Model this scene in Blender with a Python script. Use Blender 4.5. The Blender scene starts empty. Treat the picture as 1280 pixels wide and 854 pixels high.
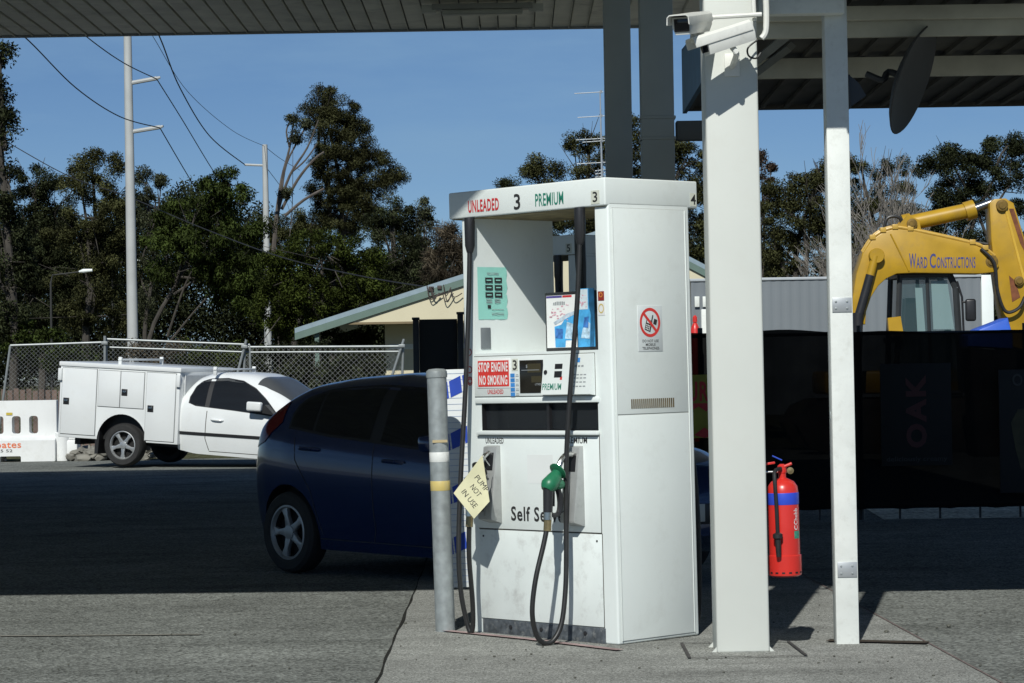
import bpy, bmesh, math, random
import numpy as np
from mathutils import Vector, Matrix, Quaternion
random.seed(7); rng = np.random.default_rng(11)
scene = bpy.context.scene
COL = scene.collection
R_ = math.radians

# ---------------------------------------------------------------- camera
CAM_H, FPX = 1.48, 3170.0
ROLL, PITCH = R_(0.9), R_(0.69)
_R0 = Vector((1, 0, 0)); _F = Vector((0, math.cos(PITCH), math.sin(PITCH))); _U0 = Vector((0, -math.sin(PITCH), math.cos(PITCH)))
_R = _R0 * math.cos(ROLL) - _U0 * math.sin(ROLL)
_U = _R0 * math.sin(ROLL) + _U0 * math.cos(ROLL)
CAMP = Vector((0, 0, CAM_H))
cd = bpy.data.cameras.new('camera'); cd.sensor_width = 36; cd.lens = FPX / 1280 * 36
cd.clip_start = 0.1; cd.clip_end = 3000
cam = bpy.data.objects.new('camera', cd); COL.objects.link(cam)
cam.matrix_world = Matrix(((_R.x, _U.x, -_F.x, 0), (_R.y, _U.y, -_F.y, 0), (_R.z, _U.z, -_F.z, CAM_H), (0, 0, 0, 1)))
scene.camera = cam

# ---------------------------------------------------------------- light
SUN_EL, SUN_AZ = R_(40.5), R_(11.0)      # sunlight travels away from the viewer and 11 degrees to the right
scene.render.engine = 'CYCLES'
scene.view_settings.view_transform = 'Standard'; scene.view_settings.look = 'None'
scene.view_settings.exposure = 0.0; scene.view_settings.gamma = 1.0
w = bpy.data.worlds.new('World'); scene.world = w; w.use_nodes = True
nt = w.node_tree; bg = nt.nodes['Background']
sky = nt.nodes.new('ShaderNodeTexSky'); sky.sky_type = 'NISHITA'; sky.sun_disc = False
sky.sun_elevation = SUN_EL; sky.sun_rotation = math.pi + SUN_AZ
sky.air_density = 1.0; sky.dust_density = 0.0; sky.ozone_density = 7.5; sky.altitude = 2500
tcw = nt.nodes.new('ShaderNodeTexCoord'); mpw = nt.nodes.new('ShaderNodeMapping'); mpw.inputs['Scale'].default_value = (3.0, 3.0, 14.0); nt.links.new(tcw.outputs['Generated'], mpw.inputs['Vector'])
now = nt.nodes.new('ShaderNodeTexNoise'); now.inputs['Scale'].default_value = 2.2; now.inputs['Detail'].default_value = 7; now.inputs['Roughness'].default_value = 0.6; nt.links.new(mpw.outputs[0], now.inputs['Vector'])
mrw = nt.nodes.new('ShaderNodeMapRange'); mrw.inputs[1].default_value = 0.44; mrw.inputs[2].default_value = 0.75; mrw.inputs[3].default_value = 0.0; mrw.inputs[4].default_value = 0.55; nt.links.new(now.outputs['Fac'], mrw.inputs[0])
mxw = nt.nodes.new('ShaderNodeMix'); mxw.data_type = 'RGBA'; mxw.inputs[7].default_value = (3.6, 6.2, 9.3, 1); nt.links.new(mrw.outputs[0], mxw.inputs[0]); nt.links.new(sky.outputs[0], mxw.inputs[6])   # thin high cloud
nt.links.new(mxw.outputs[2], bg.inputs[0]); bg.inputs[1].default_value = 0.06
sd = bpy.data.lights.new('sun', 'SUN'); sd.energy = 4.2; sd.angle = R_(0.5); sd.color = (0.985, 0.985, 0.93)
sun = bpy.data.objects.new('sun', sd); COL.objects.link(sun)
SDIR = Vector((math.sin(SUN_AZ) * math.cos(SUN_EL), math.cos(SUN_AZ) * math.cos(SUN_EL), -math.sin(SUN_EL)))
sun.rotation_euler = SDIR.to_track_quat('-Z', 'Y').to_euler(); sun.location = (-5, -10, 20)

# ---------------------------------------------------------------- helpers
def ray(u, v): return _F * FPX + _R * (u - 640) + _U * (427 - v)
def P(u, v, Y):
    d = ray(u, v); return CAMP + d * (Y / d.y)
def G(u, v, z=0.0):
    d = ray(u, v); return CAMP + d * ((z - CAM_H) / d.z)

MATS = {}
def mat(name, col, rough=0.6, metal=0.0, var=0.12, vs=5.0, bump=0.0, bs=60.0, dirt=None, coat=0.0, spec=0.5):
    if name in MATS: return MATS[name]
    m = bpy.data.materials.new(name); m.use_nodes = True; n = m.node_tree; b = n.nodes['Principled BSDF']
    b.inputs['Roughness'].default_value = rough; b.inputs['Metallic'].default_value = metal
    b.inputs['Coat Weight'].default_value = coat; b.inputs['Specular IOR Level'].default_value = spec
    tc = n.nodes.new('ShaderNodeTexCoord')
    no = n.nodes.new('ShaderNodeTexNoise'); no.inputs['Scale'].default_value = vs; no.inputs['Detail'].default_value = 6
    n.links.new(tc.outputs['Object'], no.inputs['Vector'])
    mr = n.nodes.new('ShaderNodeMapRange'); mr.inputs[1].default_value = 0.3; mr.inputs[2].default_value = 0.7
    mr.inputs[3].default_value = 1 - var; mr.inputs[4].default_value = 1 + var * 0.5
    n.links.new(no.outputs['Fac'], mr.inputs[0])
    mx = n.nodes.new('ShaderNodeMix'); mx.data_type = 'RGBA'; mx.blend_type = 'MULTIPLY'; mx.inputs[0].default_value = 1
    mx.inputs[6].default_value = (*col, 1); n.links.new(mr.outputs[0], mx.inputs[7])
    out = mx.outputs[2]
    if dirt:
        dc, da, ds = dirt
        d2 = n.nodes.new('ShaderNodeTexNoise'); d2.inputs['Scale'].default_value = ds; d2.inputs['Detail'].default_value = 8; d2.inputs['Roughness'].default_value = 0.7
        n.links.new(tc.outputs['Object'], d2.inputs['Vector'])
        r2 = n.nodes.new('ShaderNodeMapRange'); r2.inputs[1].default_value = 0.52; r2.inputs[2].default_value = 0.75; r2.inputs[3].default_value = 0; r2.inputs[4].default_value = da
        n.links.new(d2.outputs['Fac'], r2.inputs[0])
        m2 = n.nodes.new('ShaderNodeMix'); m2.data_type = 'RGBA'; m2.inputs[7].default_value = (*dc, 1)
        n.links.new(r2.outputs[0], m2.inputs[0]); n.links.new(out, m2.inputs[6]); out = m2.outputs[2]
    n.links.new(out, b.inputs['Base Color'])
    if bump:
        b2 = n.nodes.new('ShaderNodeTexNoise'); b2.inputs['Scale'].default_value = bs; b2.inputs['Detail'].default_value = 5
        n.links.new(tc.outputs['Object'], b2.inputs['Vector'])
        bp = n.nodes.new('ShaderNodeBump'); bp.inputs['Strength'].default_value = bump; bp.inputs['Distance'].default_value = 0.01
        n.links.new(b2.outputs['Fac'], bp.inputs['Height']); n.links.new(bp.outputs[0], b.inputs['Normal'])
    MATS[name] = m; return m

def glass(name, tint, rough=0.03, see=0.5):
    """thin tinted pane: a clear share plus a dark glossy share"""
    if name in MATS: return MATS[name]
    m = bpy.data.materials.new(name); m.use_nodes = True; n = m.node_tree; b = n.nodes['Principled BSDF']
    b.inputs['Base Color'].default_value = (*tint, 1); b.inputs['Roughness'].default_value = rough
    t = n.nodes.new('ShaderNodeBsdfTransparent'); mx = n.nodes.new('ShaderNodeMixShader'); mx.inputs[0].default_value = see
    n.links.new(b.outputs[0], mx.inputs[1]); n.links.new(t.outputs[0], mx.inputs[2])
    n.links.new(mx.outputs[0], n.nodes['Material Output'].inputs[0]); MATS[name] = m; return m

class MB:
    def __init__(s): s.bm = bmesh.new(); s.mi = 0
    def _tag(s, n0):
        s.bm.faces.ensure_lookup_table()
        for f in s.bm.faces[n0:]: f.material_index = s.mi
    def _new(s): return len(s.bm.faces)
    def box(s, x0, x1, y0, y1, z0, z1, bev=0.0, M=None, seg=2):
        n0 = s._new()
        r = bmesh.ops.create_cube(s.bm, size=1)
        for v in r['verts']:
            v.co = Vector(((x0 + x1) / 2 + v.co.x * (x1 - x0), (y0 + y1) / 2 + v.co.y * (y1 - y0), (z0 + z1) / 2 + v.co.z * (z1 - z0)))
        vs = r['verts']
        if bev:
            es = list({e for v in vs for e in v.link_edges})
            q = bmesh.ops.bevel(s.bm, geom=es, offset=bev, segments=seg, affect='EDGES', profile=0.5)
            vs = list({v for f in s.bm.faces[:] for v in f.verts if f.index == -1 or True}) if False else list({v for f in q['faces'] for v in f.verts} | {v for v in vs if v.is_valid})
        if M is not None:
            for v in vs: v.co = M @ v.co
        s._tag(n0 - 0 if not bev else max(0, n0)); return s
    def prism(s, pts, axis, a0, a1, M=None, bev=0.0):
        n0 = s._new()
        def mk(p, a):
            c = {'y': (p[0], a, p[1]), 'x': (a, p[0], p[1]), 'z': (p[0], p[1], a)}[axis]
            c = Vector(c); return M @ c if M is not None else c
        A = [s.bm.verts.new(mk(p, a0)) for p in pts]; B = [s.bm.verts.new(mk(p, a1)) for p in pts]
        fs = [s.bm.faces.new(A), s.bm.faces.new(B[::-1])]
        k = len(pts)
        for i in range(k): fs.append(s.bm.faces.new((A[i], A[(i + 1) % k], B[(i + 1) % k], B[i])))
        bmesh.ops.recalc_face_normals(s.bm, faces=fs)
        if bev:
            es = list({e for f in fs[:2] for e in f.edges})
            bmesh.ops.bevel(s.bm, geom=es, offset=bev, segments=2, affect='EDGES', profile=0.5)
        s._tag(n0); return s
    def tube(s, pts, r, seg=10, smooth=0, caps=True):
        n0 = s._new(); pts = [Vector(p) for p in pts]
        rs = list(r) if isinstance(r, (list, tuple)) else [r] * len(pts)
        if smooth and len(pts) > 2:
            q = []; qr = []
            for i in range(len(pts) - 1):
                p0 = pts[max(i - 1, 0)]; p1 = pts[i]; p2 = pts[i + 1]; p3 = pts[min(i + 2, len(pts) - 1)]
                for j in range(smooth):
                    t = j / smooth
                    q.append(0.5 * ((2 * p1) + (p2 - p0) * t + (2 * p0 - 5 * p1 + 4 * p2 - p3) * t * t + (3 * p1 - p0 - 3 * p2 + p3) * t ** 3))
                    qr.append(rs[i] * (1 - t) + rs[i + 1] * t)
            q.append(pts[-1]); qr.append(rs[-1]); pts, rs = q, qr
        rings = []; up = None
        for i, p in enumerate(pts):
            d = (pts[min(i + 1, len(pts) - 1)] - pts[max(i - 1, 0)])
            if d.length < 1e-9: d = Vector((0, 0, 1))
            d.normalize()
            if up is None:
                up = Vector((0, 0, 1)) if abs(d.z) < 0.9 else Vector((1, 0, 0))
            a = d.cross(up)
            if a.length < 1e-6: a = d.orthogonal()
            a.normalize(); up = a.cross(d); b = up
            rings.append([s.bm.verts.new(p + (a * math.cos(2 * math.pi * k / seg) + b * math.sin(2 * math.pi * k / seg)) * rs[i]) for k in range(seg)])
        for A, B in zip(rings, rings[1:]):
            for k in range(seg): s.bm.faces.new((A[k], A[(k + 1) % seg], B[(k + 1) % seg], B[k]))
        if caps:
            s.bm.faces.new(rings[0][::-1]); s.bm.faces.new(rings[-1])
        s._tag(n0); return s
    def lathe(s, prof, seg=24, M=None, caps=True):
        n0 = s._new(); rings = []
        for r, z in prof:
            ring = []
            for k in range(seg):
                c = Vector((r * math.cos(2 * math.pi * k / seg), r * math.sin(2 * math.pi * k / seg), z))
                ring.append(s.bm.verts.new(M @ c if M is not None else c))
            rings.append(ring)
        for A, B in zip(rings, rings[1:]):
            for k in range(seg): s.bm.faces.new((A[k], A[(k + 1) % seg], B[(k + 1) % seg], B[k]))
        if caps and prof[0][0] > 1e-4: s.bm.faces.new(rings[0][::-1])
        if caps and prof[-1][0] > 1e-4: s.bm.faces.new(rings[-1])
        s._tag(n0); return s
    def quad(s, *pts):
        n0 = s._new(); s.bm.faces.new([s.bm.verts.new(Vector(p)) for p in pts]); s._tag(n0); return s
    def build(s, name, mats, parent=None, ang=35, smooth=True):
        bm = s.bm
        bmesh.ops.remove_doubles(bm, verts=bm.verts, dist=1e-5)
        bmesh.ops.recalc_face_normals(bm, faces=bm.faces)
        if smooth:
            for f in bm.faces: f.smooth = True
            ca = R_(ang)
            for e in bm.edges:
                if len(e.link_faces) != 2 or e.calc_face_angle(9) > ca: e.smooth = False
        me = bpy.data.meshes.new(name); bm.to_mesh(me); bm.free()
        return link(name, me, mats, parent)

def link(name, me, mats, parent=None):
    o = bpy.data.objects.new(name, me); COL.objects.link(o)
    for m in (mats if isinstance(mats, (list, tuple)) else [mats]): me.materials.append(m)
    if parent is not None: o.parent = parent
    return o
def tag(o, label=None, cat=None, group=None, kind=None):
    if label: o['label'] = label
    if cat: o['category'] = cat
    if group: o['group'] = group
    if kind: o['kind'] = kind
    return o
def thing(name, label, cat, loc=(0, 0, 0), rz=0.0, group=None):
    o = bpy.data.objects.new(name, None); COL.objects.link(o); o.empty_display_size = 0.2
    o.location = loc; o.rotation_euler = (0, 0, rz); return tag(o, label, cat, group)
def copy_tree(o, parent=None):
    c = o.copy(); COL.objects.link(c)
    if parent is not None: c.parent = parent
    for ch in list(o.children): copy_tree(ch, c)
    return c
def cut(o, cutters):
    """boolean difference baked into o's mesh; cutter objects are removed"""
    for c in cutters:
        m = o.modifiers.new('b', 'BOOLEAN'); m.operation = 'DIFFERENCE'; m.object = c; m.solver = 'EXACT'
        try: m.material_mode = 'TRANSFER'
        except Exception: pass
    dg = bpy.context.evaluated_depsgraph_get(); dg.update()
    me = bpy.data.meshes.new_from_object(o.evaluated_get(dg))
    o.modifiers.clear(); old = o.data; o.data = me; me.name = old.name
    for c in cutters: bpy.data.objects.remove(c)
    bm = bmesh.new(); bm.from_mesh(me)
    for f in bm.faces: f.smooth = True
    for e in bm.edges:
        e.smooth = not (len(e.link_faces) != 2 or e.calc_face_angle(9) > R_(35))
    bm.to_mesh(me); bm.free()
def text(s, m, parent, M, width=None, height=0.1, bold=0.0, name='lettering', align=None, shear=0.0):
    """flat lettering; M maps text plane (x right, y up, z towards the reader), anchored at its centre"""
    cu = bpy.data.curves.new(name, 'FONT'); cu.body = s; cu.size = 1; cu.offset = bold; cu.shear = shear; cu.resolution_u = 3; cu.space_character = 1.0 + max(0, bold) * 5.0
    o = bpy.data.objects.new(name, cu); COL.objects.link(o)
    dg = bpy.context.evaluated_depsgraph_get(); dg.update()
    me = bpy.data.meshes.new_from_object(o.evaluated_get(dg)); bpy.data.objects.remove(o)
    co = np.array([v.co[:] for v in me.vertices]); lo, hi = co.min(0), co.max(0)
    sy = height / (hi[1] - lo[1]); sx = width / (hi[0] - lo[0]) if width else sy
    for v in me.vertices:
        v.co = M @ Vector(((v.co.x - (lo[0] + hi[0]) / 2) * sx, (v.co.y - (lo[1] + hi[1]) / 2) * sy, 0))
    me.materials.clear(); return link(name, me, m, parent)
def frame(o, x, y):
    """matrix from origin, x axis and y axis"""
    x = Vector(x).normalized(); y = Vector(y).normalized(); z = x.cross(y)
    return Matrix(((x.x, y.x, z.x, o[0]), (x.y, y.y, z.y, o[1]), (x.z, y.z, z.z, o[2]), (0, 0, 0, 1)))
def interp(tab):
    xs = [a for a, b in tab]; ys = [b for a, b in tab]
    return lambda x: float(np.interp(x, xs, ys))
def smoothtab(tab, n=120, win=7):
    xs = np.linspace(tab[0][0], tab[-1][0], n); ys = np.interp(xs, [a for a, b in tab], [b for a, b in tab])
    k = np.ones(win) / win; yp = np.pad(ys, win // 2, mode='edge')
    # odd reflection keeps the end values
    h = win // 2; yp[:h] = 2 * ys[0] - ys[1:h + 1][::-1]; yp[-h:] = 2 * ys[-1] - ys[-h - 1:-1][::-1]
    ys = np.convolve(yp, k, 'valid'); return lambda x: float(np.interp(x, xs, ys))

# ---------------------------------------------------------------- materials
WHITE = mat('white_enamel', (0.765, 0.81, 0.785), 0.42, var=0.05, vs=2.5, dirt=((0.42, 0.42, 0.38), 0.22, 5.0))
WHITE2 = mat('white_enamel_scuffed', (0.745, 0.79, 0.765), 0.5, var=0.08, vs=4, dirt=((0.36, 0.35, 0.33), 0.6, 7.0))
PAINTW = mat('white_post_paint', (0.72, 0.74, 0.69), 0.55, var=0.06, vs=3, bump=0.05, bs=40, dirt=((0.3, 0.3, 0.27), 0.25, 14))
CREAMCOL = mat('column_paint', (0.59, 0.605, 0.56), 0.55, var=0.04, vs=2, bump=0.03, bs=30, dirt=((0.5, 0.48, 0.42), 0.15, 6))
RUBBER = mat('black_rubber', (0.018, 0.018, 0.018), 0.45, var=0.3, vs=20)
BLACK = mat('black_plastic', (0.02, 0.02, 0.022), 0.4, var=0.2)
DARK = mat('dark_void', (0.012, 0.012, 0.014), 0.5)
GALV = mat('galvanised_steel', (0.34, 0.37, 0.37), 0.5, 0.35, var=0.28, vs=16, dirt=((0.2, 0.21, 0.2), 0.4, 10))
STEELW = mat('worn_kick_plate', (0.12, 0.135, 0.15), 0.55, 0.4, var=0.5, vs=25, dirt=((0.4, 0.4, 0.38), 0.7, 30))
ALU = mat('grey_holster', (0.42, 0.43, 0.42), 0.45, 0.3, var=0.1, vs=10, dirt=((0.2, 0.2, 0.19), 0.4, 18))
CHROME = mat('chrome', (0.6, 0.6, 0.58), 0.2, 1.0, var=0.1)
BRASS = mat('brass_fitting', (0.35, 0.27, 0.14), 0.4, 0.8, var=0.3, vs=30)
GREENP = mat('green_nozzle', (0.015, 0.16, 0.075), 0.4, var=0.2, vs=15)
REDINK = mat('red_ink', (0.55, 0.03, 0.035), 0.6, var=0.15, vs=40)
GREENINK = mat('green_ink', (0.02, 0.22, 0.15), 0.6, var=0.15, vs=40)
BLACKINK = mat('black_ink', (0.025, 0.025, 0.025), 0.6, var=0.2, vs=40)
WHITEINK = mat('white_ink', (0.78, 0.78, 0.76), 0.6, var=0.05)
REDSIGN = mat('red_sign', (0.68, 0.045, 0.035), 0.5, var=0.1, vs=20)
BLUEINK = mat('blue_ink', (0.05, 0.25, 0.62), 0.5, var=0.2, vs=20)
DBLUE = mat('deep_blue_print', (0.015, 0.06, 0.42), 0.5, var=0.15, vs=8)
CYANP = mat('cyan_print', (0.07, 0.38, 0.72), 0.5, var=0.35, vs=18)
PINKP = mat('pink_print', (0.68, 0.35, 0.42), 0.6, var=0.25, vs=30)
MINT = mat('mint_paper', (0.3, 0.66, 0.57), 0.8, var=0.06, vs=10)
GREYINK = mat('grey_ink', (0.3, 0.32, 0.33), 0.6)
SEAM = mat('panel_gap', (0.05, 0.045, 0.035), 0.8, var=0.4, vs=12)
GREYPAINT = mat('grey_column_paint', (0.42, 0.43, 0.39), 0.55, var=0.1, vs=2)
YELLOWX = mat('excavator_yellow', (0.45, 0.262, 0.012), 0.42, var=0.15, vs=3, dirt=((0.25, 0.16, 0.06), 0.4, 5))
CABDARK = mat('cab_frame', (0.03, 0.033, 0.035), 0.5)

# ---------------------------------------------------------------- ground
def ground_mat(name, col, sp, bumpv):
    m = bpy.data.materials.new(name); m.use_nodes = True; n = m.node_tree; b = n.nodes['Principled BSDF']; b.inputs['Roughness'].default_value = 0.9
    b.inputs['Specular IOR Level'].default_value = 0.0
    tc = n.nodes.new('ShaderNodeTexCoord')
    def noise(sc, d=6, r=0.6):
        q = n.nodes.new('ShaderNodeTexNoise'); q.inputs['Scale'].default_value = sc; q.inputs['Detail'].default_value = d; q.inputs['Roughness'].default_value = r
        n.links.new(tc.outputs['Object'], q.inputs['Vector']); return q
    def rng_(src, a, bb, c, d):
        q = n.nodes.new('ShaderNodeMapRange'); q.inputs[1].default_value = a; q.inputs[2].default_value = bb; q.inputs[3].default_value = c; q.inputs[4].default_value = d
        n.links.new(src, q.inputs[0]); return q.outputs[0]
    def mul(a, bsock):
        q = n.nodes.new('ShaderNodeMix'); q.data_type = 'RGBA'; q.blend_type = 'MULTIPLY'; q.inputs[0].default_value = 1
        if isinstance(a, tuple): q.inputs[6].default_value = (*a, 1)
        else: n.links.new(a, q.inputs[6])
        n.links.new(bsock, q.inputs[7]); return q.outputs[2]
    vor = n.nodes.new('ShaderNodeTexVoronoi'); vor.inputs['Scale'].default_value = sp; n.links.new(tc.outputs['Object'], vor.inputs['Vector'])
    bw = n.nodes.new('ShaderNodeRGBToBW'); n.links.new(vor.outputs['Color'], bw.inputs[0])
    c = mul(col, rng_(bw.outputs[0], 0.15, 0.85, 0.55, 1.5))
    c = mul(c, rng_(noise(0.9).outputs[0], 0.3, 0.7, 0.78, 1.15))
    c = mul(c, rng_(noise(6, 8, 0.7).outputs[0], 0.3, 0.7, 0.85, 1.12))
    mp = n.nodes.new('ShaderNodeMapping'); mp.inputs['Scale'].default_value = (0.35, 1.6, 1); n.links.new(tc.outputs['Object'], mp.inputs['Vector'])
    s2 = noise(1.1, 6, 0.6); n.links.new(mp.outputs[0], s2.inputs['Vector']); c = mul(c, rng_(s2.outputs[0], 0.52, 0.7, 1.0, 0.74)); c = mul(c, rng_(s2.outputs[0], 0.3, 0.46, 1.14, 1.0))
    s3 = noise(3.2, 3, 0.5); c = mul(c, rng_(s3.outputs[0], 0.68, 0.72, 1.0, 0.72))
    st = noise(0.45, 9, 0.65)
    c = mul(c, rng_(st.outputs[0], 0.56, 0.68, 1.0, 0.72))
    n.links.new(c, b.inputs['Base Color'])
    bp = n.nodes.new('ShaderNodeBump'); bp.inputs['Strength'].default_value = bumpv; bp.inputs['Distance'].default_value = 0.01
    n.links.new(vor.outputs['Distance'], bp.inputs['Height']); n.links.new(bp.outputs[0], b.inputs['Normal'])
    return m
ASPH = ground_mat('worn_asphalt', (0.19, 0.198, 0.183), 60, 0.9)
ROAD = ground_mat('driveway_asphalt', (0.13, 0.125, 0.11), 60, 0.5)
CONC = ground_mat('forecourt_concrete', (0.275, 0.278, 0.258), 140, 0.25)
DIRT = ground_mat('gravelly_dirt', (0.085, 0.085, 0.05), 14, 1.0)

def sheet(name, pts, z, m, kind='structure'):
    b = MB(); b.bm.faces.new([b.bm.verts.new((p[0], p[1], z)) for p in pts]); o = b.build(name, m, smooth=False)
    bm = bmesh.new(); bm.from_mesh(o.data)
    if bm.faces[:][0].normal.z < 0: bmesh.ops.reverse_faces(bm, faces=bm.faces)
    bm.to_mesh(o.data); bm.free(); return tag(o, kind=kind)
sheet('ground', [(-700, -60), (700, -60), (700, 1500), (-700, 1500)], 0.0, ASPH)
sheet('dirt_lot', [(-120, 46.0), (120, 46.0), (120, 600), (-120, 600)], 0.004, DIRT)
a1, a2, a3, a4 = G(516, 745), G(472, 854), G(1105, 775), G(1250, 854)
d12 = (a1 - a2); e1 = a1 + d12 * 1.7; e2 = a2 - d12 * 1.5
d34 = a3 - a4; f1 = a3 + d34 * 1.7; f2 = a4 - d34 * 2
sheet('concrete_apron', [e2[:2], f2[:2], f1[:2], e1[:2]], 0.004, CONC)
# expansion joint along the left edge of the apron, seam on its right, chalk line, oil-dark groove
b = MB()
pj = []
for i in range(60):
    t = i / 59; p = e2.lerp(e1, t); pj.append((p.x + rng.normal(0, 0.005), p.y, 0.008))
wj = [0.002 + 0.004 * abs(rng.normal()) for _ in pj]
for i in range(59):
    a, c = pj[i], pj[i + 1]; b.quad((a[0] - wj[i], a[1], .008), (a[0] + wj[i], a[1], .008), (c[0] + wj[i + 1], c[1], .008), (c[0] - wj[i + 1], c[1], .008))
tag(b.build('expansion_joint', mat('joint_tar', (0.035, 0.035, 0.032), 0.9, spec=0.0, var=0.4, vs=30), smooth=False), kind='structure')
b = MB()
for i in range(40):
    p, q = f2.lerp(f1, i / 40), f2.lerp(f1, (i + 1) / 40); b.quad((p.x - .006, p.y, .008), (p.x + .006, p.y, .008), (q.x + .006, q.y, .008), (q.x - .006, q.y, .008))
tag(b.build('apron_seam', mat('pink_grey_seam', (0.2, 0.16, 0.15), 0.9, spec=0.0, var=0.4, vs=20), smooth=False), kind='structure')

def strip(name, pts, wd, z, m):
    b = MB()
    for p, q in zip(pts, pts[1:]):
        d = Vector((q[0] - p[0], q[1] - p[1], 0)).normalized(); nrm = Vector((-d.y, d.x, 0)) * wd / 2
        b.quad((p[0] - nrm.x, p[1] - nrm.y, z), (p[0] + nrm.x, p[1] + nrm.y, z), (q[0] + nrm.x, q[1] + nrm.y, z), (q[0] - nrm.x, q[1] - nrm.y, z))
    return tag(b.build(name, m, smooth=False), kind='structure')
CHALK = mat('pink_chalk', (0.36, 0.27, 0.26), 0.95, spec=0.0, var=0.25, vs=9)
strip('chalk_line', [G(552, 790)[:2], G(660, 801)[:2], G(775, 815)[:2]], 0.055, 0.012, CHALK)
strip('worn_paint_line', [G(0, 796)[:2], G(90, 795.5)[:2], G(250, 794)[:2]], 0.05, 0.006, mat('faded_line', (0.235, 0.228, 0.2), 0.95, spec=0.0, var=0.3, vs=5))
# loose stones and leaves: countable only up close
b = MB()
for i in range(170):
    u = rng.uniform(0, 1280); v = rng.uniform(748, 853); p = G(u, v); r = rng.uniform(0.003, 0.009) * (1.9 if rng.random() < .06 else 1)
    n0 = len(b.bm.verts); bmesh.ops.create_icosphere(b.bm, subdivisions=1, radius=r, matrix=Matrix.Translation((p.x, p.y, 0.006 + r * .3)) @ Matrix.Diagonal((1, 1.2, .6, 1)))
tag(b.build('loose_gravel', mat('gravel_bits', (0.14, 0.14, 0.12), 0.9, spec=0.0, var=0.4, vs=3)), 'scattered small stones on the forecourt ground', 'gravel', kind='stuff')

# ---------------------------------------------------------------- main canopy over the forecourt
CZ = 6.05; CY1 = 33.6
def near_y(x): return 10.46 - 0.10 * max(x, -15)  # near edge is out of view, slanted to place its shadow
t = thing('forecourt_canopy', 'large flat station canopy with ribbed grey metal soffit overhead', 'canopy', (0, 0, 0))
SOFF = mat('soffit_metal', (0.74, 0.73, 0.61), 0.5, var=0.22, vs=1.6, dirt=((0.1, 0.1, 0.085), 0.5, 2.2))
b = MB(); x = -34.0  # unseen left reach added to block sky light from the shade
while x < 4.2:
    y0 = near_y(x); y1 = CY1
    M = None
    b.box(x, x + 0.212, y0, y1, CZ, CZ + 0.03)
    b.box(x + 0.2125, x + 0.2195, y0, y1, CZ - 0.022, CZ + 0.0)
    x += 0.237
b.build('soffit', SOFF, t, smooth=False)
b = MB(); b.prism([(-34.1, near_y(-15.1) - .05), (4.4, near_y(4.4) - .05), (4.4, CY1), (-34.1, CY1)], 'z', CZ + 0.04, CZ + 0.10)
b.build('roof_deck', mat('canopy_roof', (0.16, 0.16, 0.15), 0.6), t, smooth=False)
b = MB(); b.box(-34.1, 4.4, CY1 + .002, CY1 + 0.05, CZ - 0.03, CZ + 0.12, .006)
b.build('fascia', mat('canopy_fascia', (0.35, 0.36, 0.35), 0.5), t)
# ceiling light in the soffit
lp = P(603, 14, 31.2)
t = thing('ceiling_light', 'long twin-ended light fitting fixed under the ribbed canopy soffit', 'light fitting', (lp.x, lp.y, CZ - 0.13))
b = MB(); b.box(-0.62, 0.62, -0.1, 0.1, 0.03, 0.10, .01); b.build('housing', mat('fitting_grey', (0.35, 0.35, 0.3), .5), t)
b = MB(); b.box(-0.50, 0.50, -0.09, 0.09, -0.035, 0.028, .02); b.build('diffuser', mat('old_diffuser', (0.5, 0.5, 0.42), .4), t)
for s in (-1, 1):
    b = MB(); b.box(s * .66 - .09, s * .66 + .09, -0.06, 0.06, 0.0, 0.09, .008); b.build('bracket', mat('fitting_dark', (0.6, 0.6, .52), .5), t)

# canopy columns
def canopy_column(u0, u1, Y, label, band):
    a, c = P(u0, 150, Y), P(u1, 150, Y); x0, x1 = a.x, c.x
    t = thing('canopy_column', label, 'column', ((x0 + x1) / 2, Y + (x1 - x0) / 2, 0)); hw = (x1 - x0) / 2
    b = MB(); b.box(-hw, hw, -hw, hw, 0, CZ - .03, .01); b.build('shaft', GREYPAINT, t)
    b = MB(); b.box(-hw - .12, hw + .12, -hw - .12, hw + .12, 0.005, 0.03, .004); b.build('base_plate', GALV, t)
    if band:
        for v in (147, 173):
            z = P(u0, v, Y).z; b = MB(); b.box(-hw - .012, hw + .012, -hw - .012, hw + .012, z - .012, z + .012, .004); b.build('band', GREYPAINT, t)
        z0 = P(860, 174, Y).z; z1 = P(860, 150, Y).z; xr = P(900, 160, Y).x - (x0 + x1) / 2
        b = MB(); b.box(hw + .02, xr, -.08, .08, z0, z1, .006); b.build('cross_beam', mat('dark_beam', (0.12, 0.12, .11), .6), t)
canopy_column(757, 790, 22.0, 'dark grey steel column behind the fuel pump, left of two', False)
canopy_column(802, 843, 21.0, 'dark grey steel column with banded collar and side beam behind the fuel pump', True)

# ---------------------------------------------------------------- lower roof on the right
t = thing('awning_roof', 'low dark metal awning roof with exposed joists carried on white posts', 'roof', (0, 0, 0))
XL = 1.42; YN = 12.5; YF = 20.1
def rz(y): return 3.64 - (y - YN) * 0.010
TIMB = mat('joist_paint', (0.58, 0.56, 0.46), 0.75, var=0.25, vs=3, bump=0.1, bs=25)
SHEETM = mat('old_roof_sheet', (0.11, 0.105, 0.09), 0.65, var=0.35, vs=2)
b = MB(); x = XL
b.prism([(YN, rz(YN)), (YF, rz(YF)), (YF, rz(YF) + .012), (YN, rz(YN) + .012)], 'x', XL, 7.6)
while x < 7.55:
    b.prism([(YN, rz(YN) - .03), (YF - .06, rz(YF) - .03), (YF - .06, rz(YF) - .001), (YN, rz(YN) - .001)], 'x', x, x + .035); x += 0.19
b.build('roof_sheet', SHEETM, t, smooth=False)
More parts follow.
